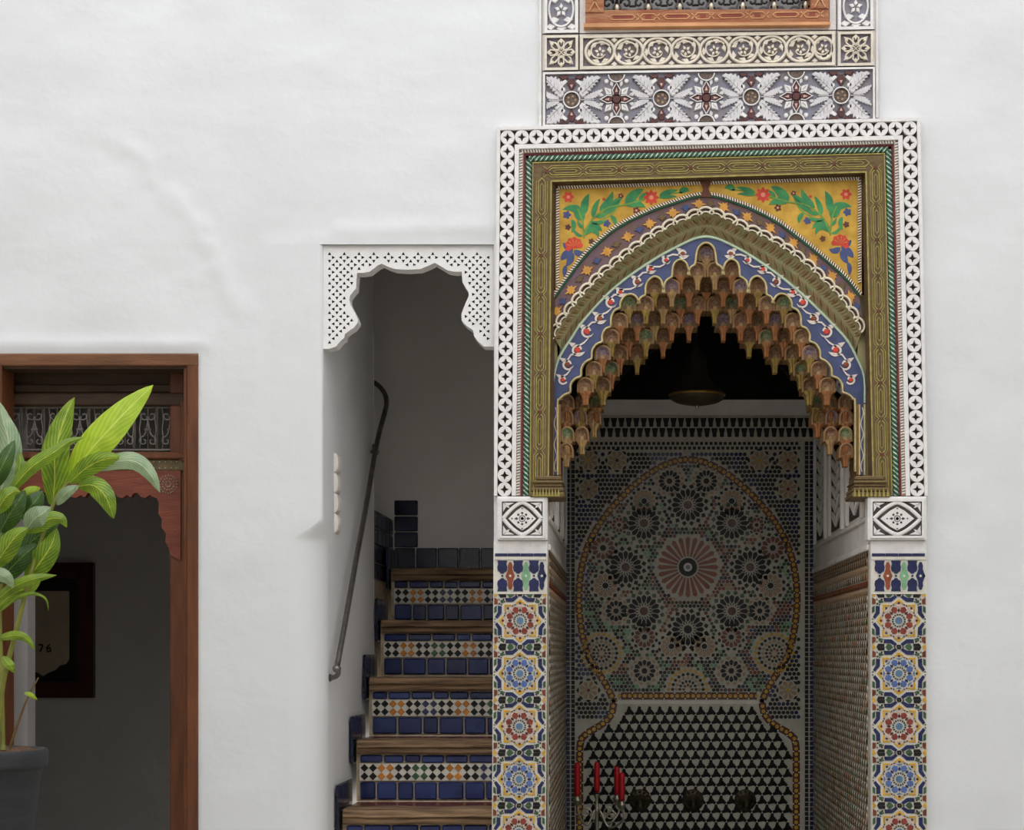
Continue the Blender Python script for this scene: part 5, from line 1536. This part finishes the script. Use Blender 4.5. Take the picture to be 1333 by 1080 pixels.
for k in range(4):
    cx = 744 + 117 * k
    carve(fp_, 'medallion', ngon(cx, CY, 9.4, 18), 'medallion_brown', 0.006, 0.2)
    carver(fp_, 'medallion_ring', ngon(cx, CY, 10.6, 22), 2.2, 'stucco', -0.001, True)
    for j in range(5):
        a = j * 2 * PI / 5; carve(fp_, 'medallion_dot', ngon(cx + 5 * math.cos(a), CY + 5 * math.sin(a), 1.9, 6), 'z_tan', 0.004, 0.2)
    for sx in (-1, 1):
        carver(fp_, 'stem', clipx([(cx + sx * 12, CY), (cx + sx * 20, CY + 0.6), (cx + sx * 30, CY)]), 1.4, 'stucco_grey', 0.002)
        for sy in (-1, 1):
            pts = clipx(clipy(serr(cx + sx * 12, CY + sy * 5, cx + sx * 37, CY + sy * 30, 19, 5 * sx * sy)))
            carve(fp_, 'carved_leaf', pts, 'stucco_grey', 0.0, 0.06)
            carver(fp_, 'leaf_vein', clipx(clipy([(cx + sx * 14, CY + sy * 8), (cx + sx * 24, CY + sy * 18), (cx + sx * 34, CY + sy * 27)])), 1.0, 'groove', -0.0006)
            for q in range(1, 5):
                bx_, by_ = cx + sx * (14 + 4.4 * q), CY + sy * (8 + 4.4 * q)
                for dx_, dy_ in ((6.2, -0.6), (-0.6, 6.2)):
                    e_ = (bx_ + sx * dx_, by_ + sy * dy_)
                    if TOP + 1 < e_[1] < BOT - 1 and 712 < e_[0] < 1134: carver(fp_, 'leaf_vein', [(bx_, by_), e_], 0.8, 'groove', -0.0006)
            pts = clipx(clipy(serr(cx + sx * 16, CY + sy * 2, cx + sx * 40, CY + sy * 13, 9, -2 * sx * sy)))
            carve(fp_, 'carved_leaf', pts, 'stucco_grey', 0.003, 0.06)
            carve(fp_, 'bead', ngon(cx + sx * 11, CY + sy * 14, 3.3, 8), 'stucco', 0.0, 0.25)
    for sy in (-1, 1):      # half flowers above and below
        by = CY + sy * 20
        carve(fp_, 'red_petal', clipy([(cx, CY + sy * 11.5), (cx - 5.4, by), (cx - 3, by + sy * 8), (cx + 3, by + sy * 8), (cx + 5.4, by)]), 'z_maroon', 0.003, 0.1)
        carve(fp_, 'petal_heart', [(cx, CY + sy * 15.5), (cx - 2, by), (cx + 2, by)] if sy < 0 else [(cx, CY + sy * 15.5), (cx + 2, by), (cx - 2, by)], 'z_pink', 0.0, 0.1)
        for sx in (-1, 1):
            carve(fp_, 'red_petal', clipy([(cx + sx * 4, by + sy * 8), (cx + sx * 12, by + sy * 6.5), (cx + sx * 17, by + sy * 11), (cx + sx * 5, by + sy * 11.5)]), 'z_maroon', 0.003, 0.1)
            carve(fp_, 'pale_petal', clipy([(cx + sx * 5, by + sy * 4), (cx + sx * 12, by - sy * 2), (cx + sx * 14, by + sy * 3), (cx + sx * 8, by + sy * 7)]), 'stucco', 0.001, 0.1)
for k in range(3):
    cx = 802.5 + 117 * k
    carve(fp_, 'flower_heart', ngon(cx, CY, 5.8, 10), 'z_maroon', 0.001, 0.2)
    for j in range(4):
        a = j * PI / 2
        carve(fp_, 'red_petal', [polar(cx, CY, 6.6, a - 0.55), polar(cx, CY, 13, a - 0.36), polar(cx, CY, 20.5, a), polar(cx, CY, 13, a + 0.36), polar(cx, CY, 6.6, a + 0.55)], 'z_maroon', 0.003, 0.06)
        carver(fp_, 'petal_edge', [polar(cx, CY, 7, a - 0.6), polar(cx, CY, 13, a - 0.4), polar(cx, CY, 21, a), polar(cx, CY, 13, a + 0.4), polar(cx, CY, 7, a + 0.6)], 1.6, 'stucco', -0.001)
        carve(fp_, 'petal_heart', [polar(cx, CY, 9.5, a - 0.2), polar(cx, CY, 15.5, a), polar(cx, CY, 9.5, a + 0.2)], 'z_pink', 0.0005, 0.1)
        b = a + PI / 4
        carve(fp_, 'pale_petal', [polar(cx, CY, 8.5, b), polar(cx, CY, 15, b - 0.32), polar(cx, CY, 22.5, b), polar(cx, CY, 15, b + 0.32)], 'stucco', 0.0, 0.08)
        carver(fp_, 'petal_slot', [polar(cx, CY, 12, b), polar(cx, CY, 18, b)], 1.2, 'groove', -0.001)
        for sg in (-1, 1):
            carve(fp_, 'pale_leaflet', [polar(cx, CY, 17, a + sg * 0.3), polar(cx, CY, 22, a + sg * 0.18), polar(cx, CY, 25.5, a + sg * 0.3), polar(cx, CY, 21, a + sg * 0.42)], 'stucco_grey', 0.002, 0.1)
    for sy in (-1, 1):
        hc = CY + sy * 33
        carve(fp_, 'half_medallion', clipy(ngon(cx, hc, 9.5, 20)), 'medallion_brown', 0.005, 0.05)
        carver(fp_, 'half_ring', clipy([(cx + 10.6 * math.cos(PI * q / 12), hc - sy * 10.6 * math.sin(PI * q / 12)) for q in range(13)]), 2.2, 'stucco', -0.001)
        for sx in (-1, 1): carve(fp_, 'bead', ngon(cx + sx * 13, CY + sy * 24, 3.0, 8), 'stucco', 0.0, 0.25)
# scroll panel
sp2 = slab(755, 1087, 46.5, 91, 'ground_taupe', 4.0, 'stucco_cream')
cyy = 68.8
for k in range(9):
    cx = 781 + 37.3 * k
    if cx > 1072: cx = 1072
    flip = 1 if k % 2 else -1
    carver(sp2, 'scroll_ring', [(cx + 18.6 * math.cos(a), cyy + 16.8 * math.sin(a)) for a in [2 * PI * q / 26 for q in range(26)]] if k < 8 else [(cx + 12 * math.cos(a), cyy + 14 * math.sin(a)) for a in [2 * PI * q / 20 for q in range(20)]], 4.4, 'stucco_cream', -0.001 - 0.0006 * (k % 2), True)
    carver(sp2, 'scroll_spiral', [(cx + (15.5 - 8.5 * q / 16) * math.cos(flip * (0.6 + 0.33 * q) + (PI if k % 2 else 0)), cyy + (13.6 - 7 * q / 16) * math.sin(flip * (0.6 + 0.33 * q) + (PI if k % 2 else 0))) for q in range(17)], lambda u: 3.2 - 1.2 * u, 'stucco_cream', 0.0008)
    for j in range(5):
        a = j * 2 * PI / 5 + 0.3 + k; carve(sp2, 'scroll_petal', [polar(cx, cyy, 1.6, a), polar(cx, cyy, 4.2, a - 0.5), polar(cx, cyy, 7.4, a), polar(cx, cyy, 4.2, a + 0.5)], 'stucco_cream', 0.001, 0.1)
    for j, (a, R) in enumerate(((2.4, 12), (3.4, 13.5), (5.4, 12.5), (0.4, 12.5), (1.5, 12.2), (4.5, 12.2))):
        p = polar(cx, cyy, R, a + 0.2 * flip); carve(sp2, 'scroll_leaf', [polar(p[0], p[1], 6, a + 1.2), polar(p[0], p[1], 3.4, a + 2.6), polar(p[0], p[1], 5.6, a - 1.6), polar(p[0], p[1], 3.2, a)], 'stucco_cream', 0.002, 0.1)
    for sy in (-1, 1):
        if k < 8: carve(sp2, 'scroll_bud', [(cx + 18.6, cyy + sy * 12.2), (cx + 23, cyy + sy * 16), (cx + 18.6, cyy + sy * 18.4), (cx + 14.2, cyy + sy * 16)], 'stucco_cream', 0.0, 0.15)
# square rosettes
def sq_ros(x0, x1, y0, y1):
    s_ = slab(x0, x1, y0, y1, 'ground_taupe', 3.4, 'stucco_cream'); cx, cy = (x0 + x1) / 2, (y0 + y1) / 2
    for k in range(8):
        a = k * PI / 4; R = 17.6 if k % 2 == 0 else 20
        carver(s_, 'rosette_petal', [polar(cx, cy, 4, a), polar(cx, cy, 9, a - 0.36), polar(cx, cy, 14, a - 0.26), polar(cx, cy, R, a), polar(cx, cy, 14, a + 0.26), polar(cx, cy, 9, a + 0.36)], 2.7, 'stucco_cream', 0.0, True)
        carve(s_, 'rosette_tip', [polar(cx, cy, R - 6, a), polar(cx, cy, R - 2.5, a - 0.16), polar(cx, cy, R, a), polar(cx, cy, R - 2.5, a + 0.16)], 'stucco_cream', -0.0006, 0.1)
    for a, b in (((-7, 0), (0, -7)), ((-4, 4), (4, -4)), ((0, 7), (7, 0)), ((-7, 0), (0, 7)), ((-4, -4), (4, 4)), ((0, -7), (7, 0))):
        carver(s_, 'rosette_lattice', [(cx + a[0], cy + a[1]), (cx + b[0], cy + b[1])], 1.7, 'stucco_cream', -0.001)
sq_ros(708.5, 752.5, 46, 91.5); sq_ros(1091, 1137, 47.5, 92)
# tall scroll panels beside the window
def tall(x0, x1, y1):
    s_ = slab(x0, x1, -255, y1, 'ground_lilac', 4.0, 'stucco'); cx = (x0 + x1) / 2
    for k in range(4):
        cy = y1 - 30 - 48 * k
        carver(s_, 'scroll_ring', [(cx + 16 * math.cos(a), cy + 22 * math.sin(a)) for a in [2 * PI * q / 26 for q in range(26)]], 3.2, 'stucco', -0.001 - 0.0006 * (k % 2), True)
        for j in range(5):
            a = j * 2 * PI / 5 + 0.3; carve(s_, 'scroll_petal', [polar(cx, cy, 1.6, a), polar(cx, cy, 5.4, a - 0.5), polar(cx, cy, 9.4, a), polar(cx, cy, 5.4, a + 0.5)], 'stucco', 0.001, 0.1)
        for j, (dx, dy) in enumerate(((-9, 13), (9, 13), (-14, 22), (14, 22), (0, 24), (-9, -13), (9, -13))):
            p = (cx + dx, cy + dy)
            if p[1] > y1 - 6: p = (p[0], y1 - 7)
            carve(s_, 'scroll_leaf', [(p[0] - 6.5, p[1]), (p[0] - 1, p[1] - 4.2), (p[0] + 7, p[1] - 1), (p[0] + 1, p[1] + 4)], 'stucco', 0.0015, 0.1)
tall(708.5, 752.5, 43); tall(1091, 1137, 45)
# joints where the cast plaster slabs meet
for q in ([(706, 44.4), (1139, 45.6)], [(706, 92.6), (1139, 93.2)], [(753.8, -250), (753.8, 92)], [(1089, -250), (1089, 92)]):
    t = MB(); t.rib(skp(q), 1.3, YZ + 0.0112, 0.002); part('joint', t, ['groove'], fz)
# plaster lip on both sides of the frieze
for q in ([(703.5, -250), (703.5, 167)], [(1141.5, -250), (1141.5, 160)]):
    t = MB(); t.rib(skp(q), 5, YZ + 0.002, 0.02, 0, False, 0.4); part('plaster_lip', t, ['stucco'], fz)

# ------------------------------------------------------------------ window above the frieze
wn_ = bpy.data.objects.new('window_1', None); link(wn_, None, Matrix.Translation(P(920, 34, 0)))
tag(wn_, 'carved orange-brown wooden window with dark ironwork at the top of the picture', 'window', None, 'structure')
YW = -0.03
def wbar(name, pts, Y, t_, m_, parent=wn_, bev=0.0):
    q = MB(); q.pp(skp(pts), Y, t_, 0, bev, True); return part(name, q, [m_], parent)
sill = wbar('sill_rail', [(762, 14), (1079, 18), (1079, 36), (762, 34)], YW, 0.09, 'wood_window')
wbar('sill_lip', [(760, 31), (1081, 34.5), (1081, 38), (760, 36)], YW - 0.008, 0.05, 'wood_window_line')
for x0_, x1_ in ((762, 786), (1056, 1079)):
    s_ = wbar('stile', [(x0_, -225), (x1_, -225), (x1_, 17), (x0_, 17)], YW - 0.003, 0.09, 'wood_window')
    for k in range(8):
        y = -200 + 27 * k
        for sg in (-1, 1):
            q = MB(); q.rib(skp([((x0_ + x1_) / 2 + sg * 7, y), ((x0_ + x1_) / 2, y + 13), ((x0_ + x1_) / 2 + sg * 7, y + 26)]), 1.6, YW - 0.006, 0.005); part('carved_line', q, ['wood_window_line'], s_)
wbar('head_rail', [(762, -245), (1079, -240), (1079, -220), (762, -225)], YW, 0.09, 'wood_window')
for k in range(4):
    x = 793 + 71 * k
    q = MB(); q.rib(skp([(x, 23.5), (x + 4, 21), (x + 30, 21), (x + 34, 24), (x + 30, 27), (x + 4, 27)]), 1.2, YW - 0.002, 0.004, 0, True); part('carved_cartouche', q, ['wood_window_line'], sill)
    q = MB(); q.pp(skp([(x + 5, 22.4), (x + 29, 22.4), (x + 31, 24), (x + 29, 25.6), (x + 5, 25.6)]), YW - 0.0008, 0.002); part('carved_groove', q, ['wood_window_groove'], sill)
    if k < 4:
        for sg in (-1, 1):
            q = MB(); q.rib(skp([(x + 36, 24 + sg * 4), (x + 44, 24 - sg * 4), (x + 58, 24 - sg * 4), (x + 66, 24 + sg * 4)]), 1.3, YW - 0.002, 0.004); part('carved_line', q, ['wood_window_line'], sill)
        q = MB(); q.pp(skp([(x + 47, 22), (x + 55, 22), (x + 55, 26.5), (x + 47, 26.5)]), YW - 0.0008, 0.002); part('carved_groove', q, ['wood_window_groove'], sill)
wbar('pane', [(780, -230), (1062, -230), (1062, 24), (780, 20)], 0.06, 0.01, 'glass_dark')
for k in range(7):
    x = 803 + 41 * k; t = MB(); Yg = 0.015
    def tp(pts, r): t.tube([P(*sk(a, b), Yg) for a, b in pts], r, 6)
    tp([(x, -222), (x, 17)], 0.0045)
    for j in range(4):
        yb = 6 - 60 * j
        for sg in (-1, 1):
            tp([(x + sg * 1.5, yb - 16), (x + sg * 5, yb - 8)] + scroll_pts(x + sg * 12, yb, 7, PI if sg > 0 else 0, 1.0, sg), 0.004)
        tp([(x - 5, yb + 8), (x + 5, yb + 8)], 0.004)
    tp([(x + 16, 10), (x + 25, 10)], 0.004)
    q_ = part('grille_panel', t, ['iron'], wn_, True)
    t2 = MB(); c = P(*sk(x, 12), 0.012); t2.lathe([(0.001, -0.014), (0.006, -0.01), (0.0085, 0), (0.006, 0.009), (0.001, 0.013)], c, 10); part('grille_knob', t2, ['stud'], q_, True)

# ------------------------------------------------------------------ potted plant in front of the doorway
YPL = -0.8
pc = P(-30, 975, YPL); pb = Vector((pc.x, YPL, 0))
pl = thing('potted_plant', pb, 'leafy plant with striped leaves in a dark grey pot in front of the doorway', 'plant')
R0 = 88 / S(YPL); hp = pc.z
mb = MB(); mb.lathe([(0.001, 0.0), (R0 * 0.62, 0.0), (R0 * 0.66, 0.02), (R0 * 0.7, hp * 0.3), (R0 * 0.76, hp * 0.6), (R0 * 0.83, hp * 0.8), (R0 * 0.87, hp * 0.88), (R0 * 0.92, hp - 0.06), (R0 * 0.955, hp - 0.052), (R0 * 0.99, hp - 0.048), (R0 * 1.0, hp - 0.04), (R0 * 1.0, hp - 0.008), (R0 * 0.985, hp), (R0 * 0.93, hp), (R0 * 0.92, hp - 0.01), (R0 * 0.9, hp - 0.05)], pb, 48)
part('pot', mb, ['pot_grey'], pl, True)
mb = MB(); rows = []
for r in range(7):
    rr = R0 * 0.915 * r / 6
    rows.append([(pb.x + rr * math.cos(2 * PI * k / 30), YPL + rr * math.sin(2 * PI * k / 30), hp - 0.006 + 0.02 * (vnoise(k * 0.7 + r, r * 1.3) - 0.4) * (1 if r < 6 else 0.2)) for k in range(30)])
mb.loft(rows, 0, True); part('soil', mb, ['soil'], pl)
def stem(pts, r0_, r1_, m_):
    q = spline([tuple(P(a, b, c)) for a, b, c in pts], 6); n = len(q)
    t = MB(); t.tube(q, [r0_ + (r1_ - r0_) * k / (n - 1) for k in range(n)], 8); part('stem', t, [m_], pl, True)
stem([(-6, 978, YPL - 0.02), (4, 890, YPL - 0.04), (16, 840, YPL - 0.05), (34, 770, YPL - 0.05), (50, 715, YPL - 0.04), (72, 650, YPL - 0.03), (92, 625, YPL)], 0.008, 0.005, 'stem_green')
stem([(12, 976, YPL + 0.02), (22, 945, YPL + 0.02), (36, 908, YPL + 0.01), (50, 882, YPL)], 0.0045, 0.002, 'stem_brown')
stem([(4, 976, YPL), (2, 880, YPL + 0.02), (0, 780, YPL + 0.03), (10, 700, YPL + 0.02), (20, 640, YPL)], 0.007, 0.004, 'stem_green')
stem([(-30, 976, YPL), (-36, 850, YPL), (-30, 700, YPL), (-26, 600, YPL + 0.02)], 0.008, 0.004, 'stem_green')
stem([(-55, 976, YPL + 0.05), (-75, 850, YPL + 0.05), (-95, 720, YPL + 0.04)], 0.007, 0.004, 'stem_green')
def leaf(path, w, m_, Y0, dY=0.0, fold=0.35, twist=0.0, n=18):
    """path in picture pixels; Y0 depth at the base, dY depth change to the tip; fold = how far the edges come forward"""
    q = resample(spline(path, 6), n + 1); v = []; uvs = []
    for i, p in enumerate(q):
        u = i / n; a = q[max(0, i - 1)]; b = q[min(n, i + 1)]; d = math.dist(a, b) or 1
        nx, ny = -(b[1] - a[1]) / d, (b[0] - a[0]) / d
        h = w / 2 * max(0.0, math.sin(PI * min(1.0, u * 0.97 + 0.03) ** 0.85)) ** 0.75
        if i == n: h = 0.15
        for j in range(7):
            s_ = (j - 3) / 3
            o = s_ * h; tw = twist * math.sin(PI * u)
            Yv = Y0 + dY * u - 0.03 * math.sin(PI * u) + (abs(s_) * fold - s_ * tw) * h / 400 + 0.0015 * math.sin(u * 26 + j)
            v.append(P(p[0] + nx * o, p[1] + ny * o, Yv)); uvs.append((u, (j) / 6))
    fs = [(i * 7 + j, i * 7 + j + 1, (i + 1) * 7 + j + 1, (i + 1) * 7 + j) for i in range(n) for j in range(6)]
    me = bpy.data.meshes.new('leaf'); me.from_pydata([tuple(x) for x in v], [], fs); me.materials.append(MATS[m_])
    ul = me.uv_layers.new(name='UVMap')
    for lp in me.loops: ul.data[lp.index].uv = uvs[lp.vertex_index]
    me.polygons.foreach_set('use_smooth', [True] * len(me.polygons)); me.update()
    o = bpy.data.objects.new('leaf', me); link(o, pl)
    return o
A_ = lambda l: [(x / 5.4, 490 + y / 5.4) for x, y in l]
B_ = lambda l: [(x / 2.571, 660 + y / 2.571) for x, y in l]
LV = [
 (A_([(490, 740), (600, 560), (740, 400), (900, 230), (1078, 58)]), 43, 'leaf_bright', YPL, 0.05, 0.3, 0.3),
 (A_([(370, 900), (385, 720), (385, 560), (425, 380), (480, 230), (525, 145)]), 37, 'leaf_mid', YPL - 0.02, 0.02, 0.6, 0.0),
 (A_([(60, 830), (140, 720), (240, 620), (380, 530), (480, 460), (595, 425)]), 19, 'leaf_mid', YPL - 0.07, 0.0, 0.5, 0.2),
 (A_([(490, 745), (610, 640), (740, 580), (880, 575)]), 26, 'leaf_mid', YPL - 0.04, -0.02, 0.5, -0.4),
 (A_([(690, 650), (830, 595), (960, 600), (1060, 690), (1125, 815)]), 23, 'leaf_pale', YPL - 0.03, -0.06, 0.4, 0.2),
 (A_([(400, 900), (460, 820), (560, 765)]), 15, 'leaf_pale', YPL - 0.03, -0.02, 0.3, 0.0),
 (A_([(555, 770), (660, 765), (745, 850), (800, 1000)]), 27, 'leaf_mid', YPL - 0.05, -0.04, 0.5, 0.0),
 (A_([(20, 800), (60, 640), (60, 450), (20, 300), (0, 180)]), 34, 'leaf_pale', YPL + 0.02, 0.02, 0.5, 0.2),
 (A_([(-60, 800), (0, 660), (60, 540), (105, 445)]), 25, 'leaf_dark', YPL - 0.05, 0.0, 0.4, 0.0),
 (A_([(-30, 900), (20, 760), (60, 640), (95, 520)]), 24, 'leaf_pale', YPL - 0.03, 0.0, 0.4, 0.0),
 (A_([(50, 860), (110, 720), (140, 620), (140, 525)]), 20, 'leaf_mid', YPL + 0.01, 0.0, 0.4, 0.0),
 (A_([(150, 880), (190, 830), (240, 800), (285, 780)]), 17, 'leaf_bright', YPL, 0.02, 0.3, 0.0),
 (A_([(-30, 960), (30, 860), (90, 810), (145, 810)]), 24, 'leaf_mid', YPL - 0.08, -0.02, 0.5, 0.0),
 (A_([(0, 1090), (60, 980), (120, 890), (180, 800)]), 32, 'leaf_dark', YPL - 0.05, 0.0, 0.4, 0.0),
 (A_([(150, 1000), (200, 930), (260, 860), (300, 800)]), 28, 'leaf_dark', YPL - 0.02, 0.0, 0.4, 0.0),
 (A_([(190, 1070), (240, 1000), (300, 960), (355, 915)]), 28, 'leaf_pale', YPL - 0.06, -0.02, 0.3, 0.0),
 (A_([(180, 1090), (270, 1040), (350, 1000), (430, 1000), (470, 1060)]), 22, 'leaf_mid', YPL - 0.05, -0.03, 0.5, 0.0),
 (B_([(90, 245), (130, 190), (170, 130), (190, 70)]), 33, 'leaf_mid', YPL - 0.02, -0.02, 0.4, 0.0),
 (B_([(60, 160), (110, 110), (150, 80), (200, 45)]), 30, 'leaf_dark', YPL, -0.02, 0.4, 0.0),
 (B_([(-20, 200), (20, 140), (55, 95), (95, 68)]), 30, 'leaf_mid', YPL - 0.07, -0.04, 0.5, 0.0),
 (B_([(-10, 250), (40, 200), (80, 160), (130, 120)]), 30, 'leaf_dark', YPL - 0.03, 0.0, 0.4, 0.0),
 (B_([(-40, 215), (-5, 222), (25, 238), (45, 270)]), 18, 'leaf_pale', YPL - 0.09, -0.02, 0.4, 0.0),
 (B_([(-20, 320), (40, 270), (110, 240), (190, 227)]), 15, 'leaf_mid', YPL - 0.05, -0.02, 0.4, 0.0),
 (B_([(-10, 340), (40, 290), (100, 262), (150, 180)]), 22, 'leaf_mid', YPL - 0.01, 0.0, 0.4, 0.0),
 (B_([(0, 350), (60, 300), (120, 290), (155, 310), (162, 348)]), 5, 'leaf_mid', YPL - 0.04, -0.03, 0.4, 0.0),
 (B_([(-10, 440), (50, 428), (90, 440), (117, 477)]), 12, 'leaf_mid', YPL - 0.05, -0.04, 0.4, 0.0),
 (B_([(8, 500), (25, 520), (38, 535), (48, 555)]), 13, 'leaf_mid', YPL - 0.05, -0.04, 0.4, 0.0),
 (B_([(82, 622), (100, 626), (112, 634), (126, 645)]), 6, 'leaf_bright', YPL, -0.02, 0.4, 0.0),
 ([(-30, 640), (-60, 580), (-80, 520), (-95, 470)], 38, 'leaf_mid', YPL, 0.04, 0.4, 0.1),
 ([(-60, 700), (-110, 650), (-150, 620), (-190, 630)], 36, 'leaf_bright', YPL, -0.04, 0.4, 0.1),
 ([(-40, 760), (-80, 720), (-130, 710), (-170, 740)], 34, 'leaf_dark', YPL - 0.05, -0.04, 0.4, 0.0),
 ([(-20, 720), (-50, 670), (-60, 610), (-50, 560)], 36, 'leaf_dark', YPL + 0.05, 0.04, 0.4, 0.0),
 ([(-10, 700), (0, 640), (-6, 590), (-20, 540)], 38, 'leaf_dark', YPL + 0.06, 0.04, 0.4, 0.0),
 ([(-20, 760), (-10, 720), (4, 690), (16, 660)], 36, 'leaf_dark', YPL + 0.03, 0.02, 0.4, 0.0)]
for a in LV: leaf(*a)
